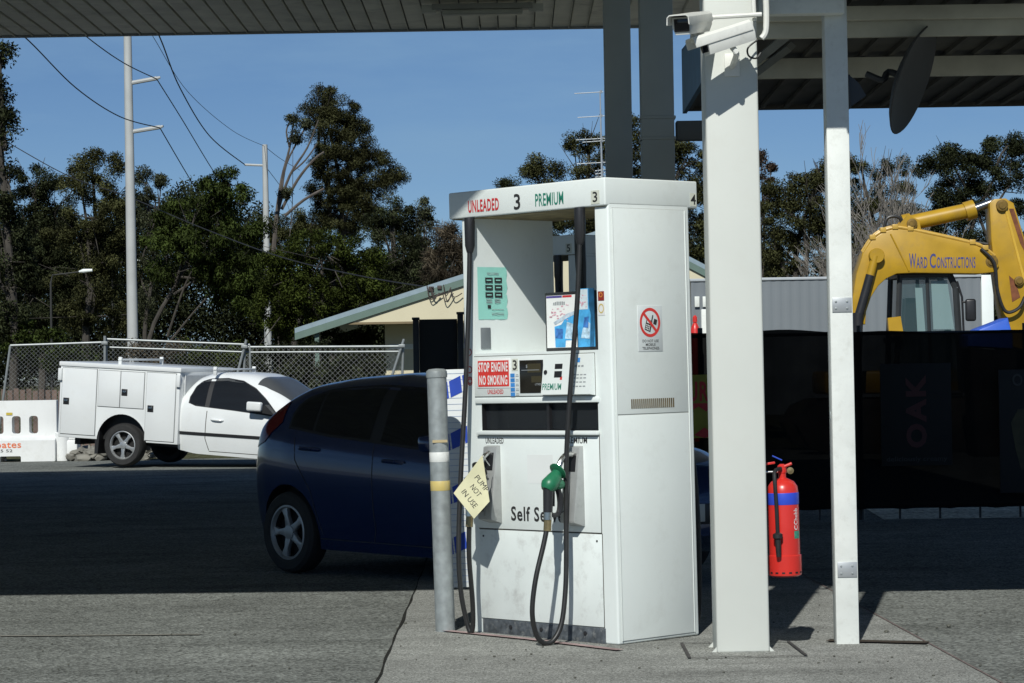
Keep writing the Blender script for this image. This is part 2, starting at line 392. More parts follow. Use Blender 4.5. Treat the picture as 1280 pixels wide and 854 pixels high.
def joist(v0, v1, Y, th=.05):
    z1 = P(1100, v0, Y).z; z0 = P(1100, v1, Y).z
    b = MB(); b.box(XL + .02, 7.5, Y, Y + th, z0, z1, .004); b.build('joist', TIMB, t); return z0, z1
joist(7, 24.5, 14.6); joist(25.5, 46, 14.67); joist(71, 96, 17.0)
# end fascia with three little gaps where daylight comes through
z1 = P(1100, 119, YF).z; z0 = P(1100, 135, YF).z
b = MB(); gaps = sorted(P(u, 115, YF).x for u in (1087, 1173, 1200)); xs = XL
b.box(XL, 7.6, YF, YF + .04, z0, z1, .003)
zt = rz(YF)
for g in gaps + [7.6]:
    b.box(xs, (g - .04) if g < 7 else 7.6, YF + .002, YF + .038, z1 + .002, zt - .002); xs = g + .04
b.build('fascia', mat('dark_fascia', (0.06, 0.055, 0.045), 0.6), t)
b = MB(); b.prism([(YN + .6, rz(YN + .6) - .05), (YF + .05, rz(YF) - .05), (YF + .05, rz(YF) + .46), (YN + .6, rz(YN + .6) + .1)], 'x', XL - .035, XL - .002); b.build('barge_board', mat('blue_barge', (0.06, 0.16, 0.26), 0.5, var=0.2), t)
a, c = P(948, 18, 13.42), P(1056, 18, 13.42)
b = MB(); b.box(a.x, c.x, 13.42, 13.52, a.z, a.z + .15, .005); b.build('front_beam', PAINTW, t)
b = MB(); b.tube([(1.70, 15.0, 3.48), (1.46, 16.6, 3.36)], .035, 4); b.tube([(1.75, 15.6, 3.46), (1.46, 18.2, 3.36)], .03, 4); b.build('brace', mat('brace_grey', (0.25, .25, .22), .6), t)

# white steel column
a, c = G(895, 815), G(962, 815); cw = c.x - a.x
t = thing('roof_column', 'thick white square steel column beside the fuel pump', 'column', ((a.x + c.x) / 2, 13.22 + cw / 2, 0))
t.rotation_euler = (0, R_(-0.25), 0)
b = MB(); h = cw / 2; b.box(-h, h, -h, h, 0.0, 3.75, .012, seg=3); b.build('shaft', CREAMCOL, t)
b = MB()
for sx in (-1, 1):
    b.prism([(sx * h, 0), (sx * (h + .028), 0), (sx * h, .03)], 'y', -h + .01, -h + .03); b.prism([(sx * h, 0), (sx * (h + .028), 0), (sx * h, .03)], 'y', h - .03, h - .01)
b.build('foot_gusset', CREAMCOL, t, smooth=False)
# recessed square groove in the concrete round it
g = [G(862, 825), G(1008, 822), G(985, 804), G(852, 806)]
strip('slab_groove', [p[:2] for p in g] + [g[0][:2]], 0.018, 0.012, mat('groove_dirt', (0.06, 0.055, .05), .95, var=.3))
sheet('gravel_edge', [(3.55, 24.42), (6.5, 24.3), (6.5, 27.5), (3.7, 27.5)], 0.006, ground_mat('gravel_painted_sunlit', (.5, .48, .4), 30, 1.0))  # gravel colour paled to read as sunlit ground below the cloth
strip('slab_edge', [G(1160, 806)[:2], G(1035, 803)[:2]], 0.10, 0.013, mat('rust_slot', (0.05, 0.035, .02), .95, var=.5, vs=15))

# timber post
a, c = G(1043, 804), G(1072, 804); pw = c.x - a.x
t = thing('roof_post', 'slim white painted timber post with bolted grey splice plates', 'post', ((a.x + c.x) / 2, 13.52 + pw / 2, 0))
t.rotation_euler = (0, R_(-0.15), 0)
h = pw / 2; b = MB(); b.box(-h, h, -h, h, 0, 3.5, .006)
b.build('shaft', mat('peeling_paint', (0.74, 0.76, 0.72), 0.6, var=0.08, vs=6, bump=0.12, bs=25, dirt=((0.3, 0.28, 0.22), 0.25, 16)), t)
b = MB(); b.box(-h - .004, -h + .001, -.01, .012, 1.2, 1.24, .001); b.build('nail_plate', GALV, t)
for v0, v1 in ((372, 390), (703, 722)):
    z1 = P(1055, v0, 13.5).z; z0 = P(1055, v1, 13.5).z
    b = MB(); b.box(-h + .012, h - .006, -h - .006, -h - .001, z0, z1, .001); q = b.build('splice_plate', mat('zinc_plate', (0.45, 0.47, 0.48), .45, .5, var=.15), t)
    b = MB()
    for sx in (-.03, .03):
        for sz in (z0 + .02, z1 - .02): b.lathe([(.006, 0), (.006, .004), (0.0, .006)], 8, frame((sx, -h - .006, sz), (1, 0, 0), (0, 0, 1)))
    b.build('bolt', GALV, q)
b = MB(); b.box(h + .001, h + .012, -.05, .05, 2.86, 3.04, .002); b.prism([(h, 2.86), (h + .1, 2.93), (h + .06, 3.0), (h, 3.05)], 'y', -.02, .02); b.build('dish_bracket', BLACK, t)

# satellite dish
cpos = P(1138, 99, 14.8)
t = thing('satellite_dish', 'dark round satellite dish tilted almost edge-on under the awning', 'satellite dish', cpos)
ax = Vector((0.865, -0.36, -0.35)).normalized()        # dish axis
xx = Vector((0.40, 0, 0.92)); yy = ax.cross(xx).normalized(); xx = yy.cross(ax).normalized()
M = Matrix(((xx.x, yy.x, ax.x, 0), (xx.y, yy.y, ax.y, 0), (xx.z, yy.z, ax.z, 0), (0, 0, 0, 1)))
DISH = mat('dish_grey', (0.055, 0.055, .055), .6)
prof = [(0.001, -.06), (.1, -.055), (.2, -.038), (.28, -.012), (.325, .012), (.332, .016), (.325, .022), (.28, .0), (.2, -.026), (.1, -.044), (.001, -.05)]
b = MB(); b.lathe(prof, 40, M); b.build('reflector', DISH, t)
b = MB(); b.tube([M @ Vector((0, 0, -.05)), M @ Vector((0, 0, -.14)), (-.16, 0.02, .0), (-.25, .05, .04)], .02, 8, 4); b.build('mount_arm', DISH, t)
b = MB(); b.lathe([(.06, -.075), (.06, -.055), (.03, -.05)], 12, M); b.build('back_plate', DISH, t)

# ---------------------------------------------------------------- security cameras on the column
CAMW = mat('camera_housing', (0.74, 0.74, 0.69), .45, var=.08, vs=10, dirt=((.35, .33, .28), .3, 16))
def cctv(back, front, size, label, wallp, roll=0):
    back, front = Vector(back), Vector(front); d = (front - back); L = d.length
    t = thing('security_camera', label, 'camera', back.lerp(front, .5))
    fx = d.normalized(); up = Vector((0, 0, 1)); sy = up.cross(fx).normalized(); uz = fx.cross(sy)
    M = Matrix(((fx.x, sy.x, uz.x, 0), (fx.y, sy.y, uz.y, 0), (fx.z, sy.z, uz.z, 0), (0, 0, 0, 1))); w_ = size
    pr = [(-w_, -.3 * w_), (-.7 * w_, -w_), (.7 * w_, -w_), (w_, -.3 * w_), (w_, .72 * w_), (-w_, .72 * w_)]
    b = MB(); b.prism(pr, 'x', -L / 2, L / 2 - .02, M, .004); b.build('housing', CAMW, t)
    sh = [(-1.12 * w_, -.02 * w_), (-1.16 * w_, .1 * w_), (-1.1 * w_, .75 * w_), (-.85 * w_, 1.0 * w_), (.85 * w_, 1.0 * w_), (1.1 * w_, .75 * w_), (1.16 * w_, .1 * w_), (1.12 * w_, -.02 * w_), (1.05 * w_, .1 * w_), (1.02 * w_, .74 * w_), (.8 * w_, .9 * w_), (-.8 * w_, .9 * w_), (-1.02 * w_, .74 * w_), (-1.05 * w_, .1 * w_)]
    b = MB(); b.prism(sh, 'x', -L / 2 + .01, L / 2 + .05, M); b.build('sun_shield', CAMW, t)
    b = MB(); b.box(L / 2 - .018, L / 2 - .012, -.75 * w_, .75 * w_, -.7 * w_, .55 * w_, .001, M); b.build('lens_window', glass('lens', (0.01, .01, .012), .05, .1), t)
    wp = Vector(wallp) - back.lerp(front, .5)
    b = MB(); b.tube([M @ Vector((-.02, 0, -w_)), M @ Vector((-.03, 0, -w_ - .04)), wp], .016, 8, 4); b.build('bracket', CAMW, t)
    return t, wp
Yc = 13.22
t, wp = cctv(P(938, 38, 13.0), P(876, 58, 12.92), .055, 'white boxy security camera with sun shield pointing left and down, on the column front', P(915, 84, Yc))
b = MB(); q = P(915, 84, Yc) - t.location; b.box(q.x - .04, q.x + .04, q.y - .012, q.y, q.z - .05, q.z + .07, .004); b.build('wall_plate', CAMW, t)
t, wp = cctv(P(878, 27, 13.12), P(851, 31, 12.75), .052, 'white security camera on a side arm left of the column pointing outwards', P(888, 22, 13.1))
b = MB(); q = P(885, 22, 13.12) - t.location; q2 = P(952, 18, 13.12) - t.location; b.tube([q, q2], .012, 8); b.build('side_arm', CAMW, t)
b = MB(); b.tube([P(941, -14, 13.16), P(943, 26, 13.16)], .012, 8); b.tube([P(957, -14, 13.19), P(958, 20, 13.19), P(957, 40, 13.19), P(952, 48, 13.19)], .016, 8, 4)
tag(b.build('conduit', CAMW), 'white bent plastic conduit running down the top of the column', 'conduit')
b = MB(); b.tube([P(947, 50, 13.17), P(935, 60, 13.15), P(936, 70, 13.15), P(945, 73, 13.17), P(951, 66, 13.18)], .005, 6, 5)
tag(b.build('camera_cable', RUBBER), 'thin black cable loop hanging beside the column camera', 'cable')

# ---------------------------------------------------------------- fire extinguisher
e = P(982, 725, 13.36)
t = thing('fire_extinguisher', 'red fire extinguisher with blue band hanging on the white column', 'fire extinguisher', (e.x, 13.36, e.z))
t.rotation_euler = (0, R_(-0.9), 0)
REDX = mat('extinguisher_red', (0.62, 0.03, 0.022), .32, var=.08, vs=6, coat=.3)
b = MB(); b.lathe([(.0001, .02), (.07, .02), (.086, .028), (.088, .04), (.088, .13), (.082, .134), (.082, .46), (.078, .492), (.06, .518), (.032, .532), (.02, .538), (.02, .56)], 36)
b.build('cylinder', REDX, t)
b = MB(); b.lathe([(.0832, .398), (.0838, .40), (.0838, .458), (.0832, .46)], 36)
o = b.build('blue_band', mat('blue_band', (0.03, .07, .55), .4), t)
b = MB(); b.lathe([(.02, .56), (.024, .565), (.024, .6), (.012, .61), (.0001, .61)], 16); b.tube([(-.02, -.01, .585), (.05, -.02, .612)], .008, 8)
b.box(-.03, .05, -.014, .008, .612, .624, .003, Matrix.Rotation(R_(-8), 4, 'Y')); b.build('valve', REDX, t)
b = MB(); b.box(-.012, .056, -.015, .01, .632, .646, .004, Matrix.Rotation(R_(-14), 4, 'Y')); b.tube([(-.05, -.01, .655), (.0, -.012, .63)], .004, 6); b.build('lever', mat('lever_blue', (.03, .08, .5), .4), t)
b = MB(); b.lathe([(.0001, -.008), (.018, -.008), (.018, .008), (.0001, .01)], 16, frame((.04, -.03, .575), (1, 0, 0), (0, 0, 1))); b.build('pressure_gauge', BRASS, t)
b = MB(); b.tube([(-.01, -.03, .588), (-.045, -.07, .575), (-.05, -.094, .52), (-.046, -.1, .4), (-.044, -.098, .24)], .0105, 10, 6); b.lathe([(.014, -.02), (.026, -.012), (.026, .008), (.014, .016)], 14, Matrix.Translation((-.044, -.1, .24)))
b.tube([(-.044, -.1, .23), (-.042, -.1, .13)], [.017, .013], 12); b.build('hose', RUBBER, t)
b = MB(); b.tube([(-.02, .0, .57), (-.13, 0, .57)], .006, 8); b.build('wall_hook', CHROME, t)
def wrap(t, txt, m, th, z0, hgt, wdt, r, name='lettering'):
    """vertical lettering wrapped on a cylinder, reading upwards"""
    o = text(txt, m, t, Matrix.Identity(4), wdt, hgt, .012, name)
    for v in o.data.vertices:
        a = th + (-v.co.y) / r * -1.0 * -1; zz = z0 + v.co.x
        v.co = Vector((r * math.sin(a), -r * math.cos(a), zz))
    return o
lab = MB(); 
for i in range(8):
    a0 = R_(34 + i * 4); a1_ = R_(38 + i * 4); r = .0828
    lab.quad((r * math.sin(a0), -r * math.cos(a0), .22), (r * math.sin(a1_), -r * math.cos(a1_), .22), (r * math.sin(a1_), -r * math.cos(a1_), .26), (r * math.sin(a0), -r * math.cos(a0), .26))
lab.build('green_label', mat('label_green', (.05, .3, .2), .5, var=.4, vs=60), t)
wrap(t, 'Chubb', WHITEINK, R_(44), .335, .028, .085, .0829)
wrap(t, 'C', WHITEINK, R_(44), .277, .026, .024, .0829)
b = MB()
for k in range(6):
    a = R_(-60 + k * 24); M = Matrix.Rotation(a, 4, 'Z') @ Matrix.Translation((0, -.0885, .043)); b.box(-.008, .008, -.001, .001, -.004, .004, 0, M)
b.build('foot_slot', DARK, t)

# ---------------------------------------------------------------- fuel pump
PW, PD, PZ, HZ0, HZ1 = 1.192, .633, 2.39, 2.365, 2.517
def pump_builder(name, label, num, corner, rear, full=True):
    t = thing(name, label, 'fuel pump')
    fr = lambda x, y, z: frame((x, y, z), (1, 0, 0), (0, 0, 1))           # front-facing lettering
    sd_ = lambda y, z, x=.007: frame((x, y, z), (0, 1, 0), (0, 0, 1))     # right-side lettering
    b = MB(); b.box(-PW, 0, 0, PD, 0, PZ, .012, seg=3); body = b.build('housing', [WHITE, DARK], t)
    c1 = MB(); c1.box(-1.10, -.1, -1, 2, 1.59, 2.6); o1 = c1.build('c', WHITE)
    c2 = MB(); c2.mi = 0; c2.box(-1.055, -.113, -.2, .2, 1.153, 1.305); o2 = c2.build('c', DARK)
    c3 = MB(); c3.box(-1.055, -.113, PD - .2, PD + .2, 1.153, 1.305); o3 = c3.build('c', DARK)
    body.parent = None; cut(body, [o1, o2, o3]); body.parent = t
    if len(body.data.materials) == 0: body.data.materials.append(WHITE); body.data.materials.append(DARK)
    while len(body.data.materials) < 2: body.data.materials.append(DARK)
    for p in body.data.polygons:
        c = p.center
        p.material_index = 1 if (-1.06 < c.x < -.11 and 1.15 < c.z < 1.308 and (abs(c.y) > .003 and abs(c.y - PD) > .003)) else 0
    b = MB(); b.box(-PW - .084, .0, -.02, PD + .072, HZ0, HZ1, .009, seg=3); hd = b.build('header', WHITE, t)
    b = MB(); b.box(-PW - .07, -.012, -.008, PD + .06, HZ0 - .004, HZ0 - .001); b.build('header_trim', mat('rusty_trim', (.25, .2, .1), .8, var=.4, vs=12), hd)
    # recess glass
    b = MB(); b.box(-1.05, -.118, .03, .034, 1.157, 1.301); b.build('recess_glass', glass('dirty_glass', (.03, .035, .04), .15, .6), t)
    b = MB(); b.box(-.525, -.505, .006, .028, 1.155, 1.303); b.build('divider', BLACK, t)
    b = MB(); b.box(-1.075, -.1, -.03, -.002, 1.13, 1.151, .004); b.build('recess_sill', WHITE, t)
    b = MB(); b.box(-1.1, -.1, -.012, -.002, 1.307, 1.335, .003); b.build('recess_lintel', WHITE, t)
    def panel(nm, x0, x1, z0, z1, m, th=.006):
        g_ = MB(); g_.box(x0 - .003, x1 + .003, -.0025, .002, z0 - .0035, z1 + .0035); 
        q = MB(); q.box(x0, x1, -th, -.001, z0, z1, .0015); o = q.build(nm, m, t); g_.build('panel_gasket', SEAM, o, smooth=False); return o
    lower = panel('lower_door', -1.093, -.105, .09, .592, WHITE2)
    mid = panel('middle_panel', -1.098, -.109, .6, 1.12, WHITE)
    disp = panel('display_panel', -1.105, -.13, 1.346, 1.572, WHITE)
    b = MB(); b.box(-1.085, -.096, -.004, .002, .001, .084, .001); b.build('kick_plate', STEELW, t)
    b = MB()
    for xx in (-.85, -.6, -.25): b.lathe([(.012, 0), (.012, .005), (.0, .008)], 8, frame((xx, -.004, .05), (1, 0, 0), (0, 0, 1)))
    for xx in (-1.06, -.14): b.lathe([(.006, 0), (.006, .003), (.0, .004)], 8, frame((xx, -.006, .555), (1, 0, 0), (0, 0, 1)))
    b.build('bolt', BLACK, t)
    # right side: two panels, louvres, cover strips
    def spanel(nm, y0, y1, z0, z1):
        g_ = MB(); g_.box(-.002, .0025, y0 - .003, y1 + .003, z0 - .003, z1 + .003); q = MB(); q.box(.001, .006, y0, y1, z0, z1, .0015); o = q.build(nm, WHITE, t); g_.build('panel_gasket', SEAM if nm == 'x' else mat('soft_gap', (.45, .46, .44), .8), o, smooth=False); return o
    spanel('side_panel', .03, .584, .02, 1.232); up = spanel('upper_side_panel', .03, .584, 1.238, 2.352)
    b = MB()
    for k in range(22): y = .135 + k * .0155; b.box(.0062, .0078, y, y + .0085, 1.266, 1.318)
    b.build('louvre', mat('louvre_slots', (.12, .085, .03), .8, var=.4, vs=30), up)
    b = MB(); b.box(.006, .009, .022, .028, .02, 2.35, .001); b.box(.001, .008, .588, .594, .02, 2.35, .001); b.build('edge_strip', WHITE, t)
    # display
    b = MB(); b.box(-.722, -.531, -.009, -.004, 1.362, 1.545, .001); sc = b.build('display_window', mat('display_black', (.018, .016, .012), .2), disp)
    b = MB(); b.box(-.655, -.548, -.0105, -.0085, 1.475, 1.525); b.box(-.625, -.545, -.0105, -.0085, 1.42, 1.455); b.build('readout', mat('readout_amber', (.05, .042, .02), .4), disp)
    text('$', GREYINK, disp, fr(-.66, -.0115, 1.51), None, .02, .02)
    text('LITRES', GREYINK, disp, fr(-.57, -.0115, 1.41), .05, .012, .01)
    b = MB(); b.box(-.705, -.56, -.0107, -.009, 1.488, 1.491); b.build('readout_line', GREYINK, disp)
    # premium side: proud angled flap
    b = MB(); b.prism([(-.002, 1.57), (-.012, 1.57), (-.045, 1.352), (-.002, 1.345)], 'x', -.515, -.128); fl = b.build('premium_flap', WHITE, t, smooth=False)
    sl = (1.57 - 1.352) / (.045 - .012)
    def fy(z): return -.012 - (1.57 - z) / sl - .0012
    frf = lambda x, z: frame((x, fy(z), z), (1, 0, 0), (0, -.033, -.218) if False else (0, .033, .218))
    b = MB()
    for z0, z1 in ((1.492, 1.52), (1.445, 1.48)):
        b.quad((-.42, fy(z0), z0), (-.36, fy(z0), z0), (-.36, fy(z1), z1), (-.42, fy(z1), z1))
    b.build('keypad', BLACK, fl)
    b = MB(); b.lathe([(.013, 0), (.012, .004), (.0, .006)], 12, frf(-.49, 1.475)); b.build('lock', BLACK, fl)
    text('PREMIUM', GREENINK, fl, frf(-.432, 1.395), .15, .036, .010)
    b = MB()
    for k, z in enumerate((1.455, 1.437, 1.415, 1.392)):
        for j in range(5):
            x0 = -.3 + j * .028; b.quad((x0, fy(z), z), (x0 + .02, fy(z), z), (x0 + .02, fy(z + .006), z + .006), (x0, fy(z + .006), z + .006))
    for j in range(4):
        x0 = -.29 + j * .026; b.quad((x0, fy(1.5), 1.5), (x0 + .018, fy(1.5), 1.5), (x0 + .018, fy(1.51), 1.51), (x0, fy(1.51), 1.51))
    b.build('fine_print', GREYINK, fl)
    b = MB(); b.quad((-.245, fy(1.525), 1.525), (-.225, fy(1.525), 1.525), (-.225, fy(1.55), 1.55), (-.245, fy(1.55), 1.55)); b.build('emblem', BLUEINK, fl)
    b = MB(); b.quad((-.372, fy(1.432), 1.432), (-.355, fy(1.432), 1.432), (-.355, fy(1.45), 1.45), (-.372, fy(1.45), 1.45)); b.build('red_button', REDSIGN, fl)
    # header lettering
    text('UNLEADED', REDINK, hd, fr(-.975, -.0225, 2.428), .26, .07, .022)
    text(num, BLACKINK, hd, fr(-.694, -.0225, 2.43), .052, .088, .012)
    text('PREMIUM', GREENINK, hd, fr(-.433, -.0225, 2.428), .225, .07, .010)
    cs = MB(); cs.box(-.105, -.04, -.0225, -.0215, 2.365 + .012, 2.365 + .085); cs.build('number_sticker', mat('cream_sticker', (.68, .7, .6), .5), hd)
    text(corner, BLACKINK, hd, fr(-.073, -.0235, 2.415), .036, .056, .012)
    if rear:
        cs = MB(); cs.box(.0005, .0015, PD + .012, PD + .062, 2.378, 2.45); cs.build('number_sticker', mat('cream_sticker', (.6, .6, .5), .5), hd)
        text(rear, BLACKINK, hd, sd_(PD + .036, 2.415, .0025), .042, .056, .012)
    # holsters
    for hx, nm in ((-.955, 'left'), (-.285, 'right')):
        b = MB(); b.prism([(-.004, 1.07), (-.035, 1.062), (-.09, .668), (-.085, .655), (-.004, .63)], 'x', hx - .055, hx + .055, None, .003); ho = b.build('nozzle_holster', ALU, t)
        b = MB(); b.prism([(-.042, 1.03), (-.0555, .935), (-.054, .93), (-.04, 1.03)], 'x', hx - .036, hx + .036); b.build('holster_slot', DARK, ho, smooth=False)
        b = MB(); b.tube([(hx + .0, -.088, .73), (hx - .05, -.13, .69)], .005, 6); b.build('latch_rod', CHROME, ho)
        b = MB(); b.prism([(-.06, .92), (-.093, .675), (-.097, .675), (-.064, .92)], 'x', hx - .004, hx + .004); b.build('holster_rib', ALU, ho)
    # hoses and nozzles
    def hose(hx, nx, pts, green):
        b = MB(); b.tube(pts, .0142, 12, 6); ho = b.build('fuel_hose', RUBBER, t)
        b = MB(); b.tube([(hx, -.03, HZ0), (hx, -.03, HZ0 - .02), (hx, -.031, HZ0 - .16), (hx, -.033, HZ0 - .2)], [.029, .031, .029, .018], 14); b.build('hose_boot', BLACK, ho)
        c = pts[-1]; cc = Vector(c)
        b = MB(); b.tube([cc - Vector((0, .002, .03)), cc + Vector((0, .004, .03))], .021, 10); b.build('ferrule', BRASS, ho)
        # nozzle: grip, body, spout, lever guard
        body_m = GREENP if green else BLACK
        b = MB(); b.tube([cc + Vector((0, .004, .03)), cc + Vector((0, .006, .075))], .024, 12); no = b.build('swivel', CHROME, ho)
        b = MB(); b.tube([cc + Vector((0, .006, .07)), cc + Vector((0, .014, .2))], [.026, .03], 12); 
        n1 = b.build('nozzle_grip', BLACK, ho)
        b = MB(); b.tube([cc + Vector((0, .0, .19)), cc + Vector((0, .02, .215)), cc + Vector((0, .06, .25)), cc + Vector((0, .085, .285))], [.03, .047, .041, .026], 14, 3)
        b.lathe([(.02, -.004), (.05, -.006), (.052, 0), (.03, .008)], 18, frame(tuple(cc + Vector((0, .086, .288))), (1, 0, 0), (0, -.6, .8)) )
        b.tube([cc + Vector((0, .03, .235)), cc + Vector((.0, .1, .215)), cc + Vector((0, .12, .2))], [.038, .032, .014], 10, 3)
        b.build('nozzle_body', body_m, ho)
        b = MB(); b.tube([cc + Vector((0, .082, .285)), cc + Vector((0, .115, .345)), cc + Vector((0, .16, .375)), cc + Vector((0, .2, .37))], .0165, 10, 5); b.build('spout', CHROME, ho)
        b = MB(); b.tube([cc + Vector((0, .07, .22)), cc + Vector((0, .1, .14)), cc + Vector((0, .085, .06)), cc + Vector((0, .02, .055))], [.014, .018, .015, .01], 8, 4); b.tube([cc + Vector((.0, .055, .22)), cc + Vector((0, .05, .1))], .007, 6); b.build('trigger_guard', BLACK, ho)
    hose(-.187, -.31, [(-.187, -.033, 2.2), (-.198, -.055, 1.85), (-.232, -.08, 1.45), (-.262, -.1, 1.05), (-.27, -.107, .75), (-.266, -.118, .5), (-.262, -.135, .3), (-.262, -.17, .12), (-.275, -.22, .032), (-.292, -.275, .018), (-.305, -.32, .07), (-.305, -.345, .19), (-.295, -.325, .36), (-.282, -.27, .55), (-.276, -.245, .65)], True)
    hose(-1.087, -.98, [(-1.087, -.033, 2.2), (-1.087, -.05, 1.9), (-1.088, -.09, 1.4), (-1.09, -.14, .9), (-1.09, -.17, .5), (-1.085, -.165, .25), (-1.07, -.14, .08), (-1.05, -.13, .02), (-1.03, -.13, .06), (-1.005, -.15, .2), (-.98, -.19, .45), (-.96, -.2, .65)], False)
    # hoses of the far face
    for hx in (-.2, -.9):
        b = MB(); b.tube([(hx, PD + .03, 2.36), (hx, PD + .03, 2.1), (hx, PD + .06, 1.6), (hx, PD + .2, .9), (hx, PD + .22, .3), (hx - .05, PD + .24, .03), (hx - .1, PD + .25, .3), (hx - .1, PD + .12, .8)], [.034, .033, .018, .0165, .0165, .0165, .0165, .0165], 10, 5); b.build('rear_hose', RUBBER, t)
    # lettering on the front
    text('UNLEADED', BLACKINK, mid, fr(-.946, -.0072, 1.096), .15, .034, .018)
    text('PREMIUM', BLACKINK, mid, fr(-.285, -.0072, 1.1), .175, .034, .010)
    text('Self Serve', BLACKINK, mid, fr(-.61, -.0072, .688), .425, .082, .022)
    if not full: return t
    b = MB(); b.box(-.68, -.47, -.0068, -.0062, .86, 1.02); b.build('faded_patch', mat('faded_patch', (.78, .8, .78), .5, var=.02), mid)
    # stop engine sign
    b = MB(); b.box(-1.078, -.8, -.009, -.006, 1.393, 1.558, .0005); sg = b.build('warning_sign', WHITEINK, disp)
    b = MB(); b.box(-1.068, -.81, -.0105, -.0088, 1.402, 1.548); b.build('sign_field', REDSIGN, disp)
    text('STOP ENGINE', WHITEINK, disp, fr(-.939, -.0118, 1.512), .245, .055, .03)
    text('NO SMOKING', WHITEINK, disp, fr(-.939, -.0118, 1.438), .235, .055, .03)
    text('UNLEADED', REDINK, disp, fr(-.928, -.0072, 1.372), .132, .026, .02)
    b = MB(); b.box(-.785, -.735, -.0078, -.006, 1.488, 1.555); b.build('number_sticker', mat('cream_sticker', (.6, .6, .5), .5), disp)
    text(num, BLACKINK, disp, fr(-.76, -.009, 1.52), .034, .055, .012)
    b = MB()
    for k in range(5): z = 1.345 + k * .0265; b.box(-.8, -.766, -.0078, -.006, z, z + .0215)
    b.build('instruction_strip', BLUEINK, disp)
    b = MB()
    for k in range(5): z = 1.347 + k * .0265; b.box(-.758, -.732, -.0072, -.006, z + .002, z + .006); b.box(-.756, -.735, -.0072, -.006, z + .011, z + .014)
    b.build('fine_print', GREYINK, disp)
    # notice on the inner face of the left leg (faces +x)
    iw = lambda y, z, x=-1.0985: frame((x, y, z), (0, 1, 0), (0, 0, 1))
    b = MB()
    for i in range(8):
        for j in range(8):
            f = lambda a, c_: (-1.0975 + .003 * math.sin(a * 2.2 + c_ * 3) * (a / 8.0), .03 + .226 * a / 8, 1.785 + .3 * c_ / 8)
            b.quad(f(i, j), f(i + 1, j), f(i + 1, j + 1), f(i, j + 1))
    no = b.build('paper_notice', MINT, t)
    b = MB()
    def nb(y0, y1, z0, z1): b.quad((-1.0935, y0, z0), (-1.0935, y1, z0), (-1.0935, y1, z1), (-1.0935, y0, z1))
    for r_ in range(3):
        for c_ in range(2): 
            y0 = .085 + c_ * .072; z0 = 1.995 - r_ * .042; nb(y0, y0 + .058, z0, z0 + .03)
    nb(.1, .125, 1.848, 1.868)
    b.build('notice_block', BLACKINK, no)
    b = MB()
    for z in (2.05, 2.043): nb(.1, .19, z, z + .003)
    for z in (1.897, 1.888, 1.879): nb(.09, .135, z, z + .004); nb(.155, .2, z, z + .004)
    for z in (1.84, 1.82, 1.81): nb(.13, .225, z, z + .003)
    b.build('fine_print', GREYINK, no)
    b = MB()
    for r_ in range(3):
        for c_ in range(2):
            y0 = .095 + c_ * .072; z0 = 2.007 - r_ * .042; b.quad((-1.0925, y0, z0), (-1.0925, y0 + .036, z0), (-1.0925, y0 + .036, z0 + .006), (-1.0925, y0, z0 + .006))
    b.build('notice_mark', MINT, no)
    b = MB(); b.box(-1.0995, -1.094, .045, .118, 1.617, 1.738, .001); b.build('data_plate', mat('data_plate', (.22, .24, .25), .5, .3, var=.15), t)
    # no-phones sign on the right side
    b = MB(); b.box(.006, .0085, .199, .389, 1.575, 1.824, .001); sg = b.build('phone_sign', mat('pale_sign', (.68, .72, .72), .45), t)
    b = MB()
    cy, cz, rr = .293, 1.733, .078
    def ring(r0, r1, x, n=40):
        for k in range(n):
            a0, a1_ = 2 * math.pi * k / n, 2 * math.pi * (k + 1) / n
            b.quad((x, cy + r0 * math.cos(a0), cz + r0 * math.sin(a0)), (x, cy + r1 * math.cos(a0), cz + r1 * math.sin(a0)), (x, cy + r1 * math.cos(a1_), cz + r1 * math.sin(a1_)), (x, cy + r0 * math.cos(a1_), cz + r0 * math.sin(a1_)))
    ring(.064, .08, .0095)
    d = .0055; q = .066 * .707
    b.quad((.0105, cy - q - d, cz + q - d), (.0105, cy - q + d, cz + q + d), (.0105, cy + q + d, cz - q + d), (.0105, cy + q - d, cz - q - d)); b.build('prohibition_ring', REDSIGN, sg)
    b = MB()
    Mr = Matrix.Translation((0, cy, cz)) @ Matrix.Rotation(R_(-18), 4, 'X')
    def pq(y0, y1, z0, z1): b.quad(*[Mr @ Vector(p) for p in ((.0098, y0, z0), (.0098, y1, z0), (.0098, y1, z1), (.0098, y0, z1))])
    pq(-.03, .016, -.05, .012); pq(.006, .014, .012, .045); pq(-.03 + .055, .05, .0, .03)
    b.build('phone_symbol', BLACKINK, sg)
    b = MB()
    Mr = Matrix.Translation((.0006, cy, cz)) @ Matrix.Rotation(R_(-18), 4, 'X')
    pq(-.024, .010, -.008, .006)
    for i in range(3):
        for j in range(3): pq(-.025 + i * .012, -.017 + i * .012, -.045 + j * .011, -.038 + j * .011)
    b.build('phone_keys', WHITEINK, sg)
    for s, z, wd in (('DO NOT USE', 1.632, .125), ('MOBILE', 1.612, .075), ('TELEPHONES', 1.592, .13)): text(s, BLACKINK, sg, sd_(.294, z, .0095), wd, .0145, .006)
    # stickers on the right leg
    b = MB(); b.box(-.09, -.045, -.0025, -.0005, 1.855, 1.905); st = b.build('red_sticker', mat('dark_red_sticker', (.3, .03, .02), .5), t)
    b = MB(); cy2 = (-.0675, 1.886)
    for k in range(20):
        a0, a1_ = 2 * math.pi * k / 20, 2 * math.pi * (k + 1) / 20
        b.quad(*[(cy2[0] + r * math.cos(a), -.0035, cy2[1] + r * math.sin(a)) for r, a in ((.008, a0), (.014, a0), (.014, a1_), (.008, a1_))])
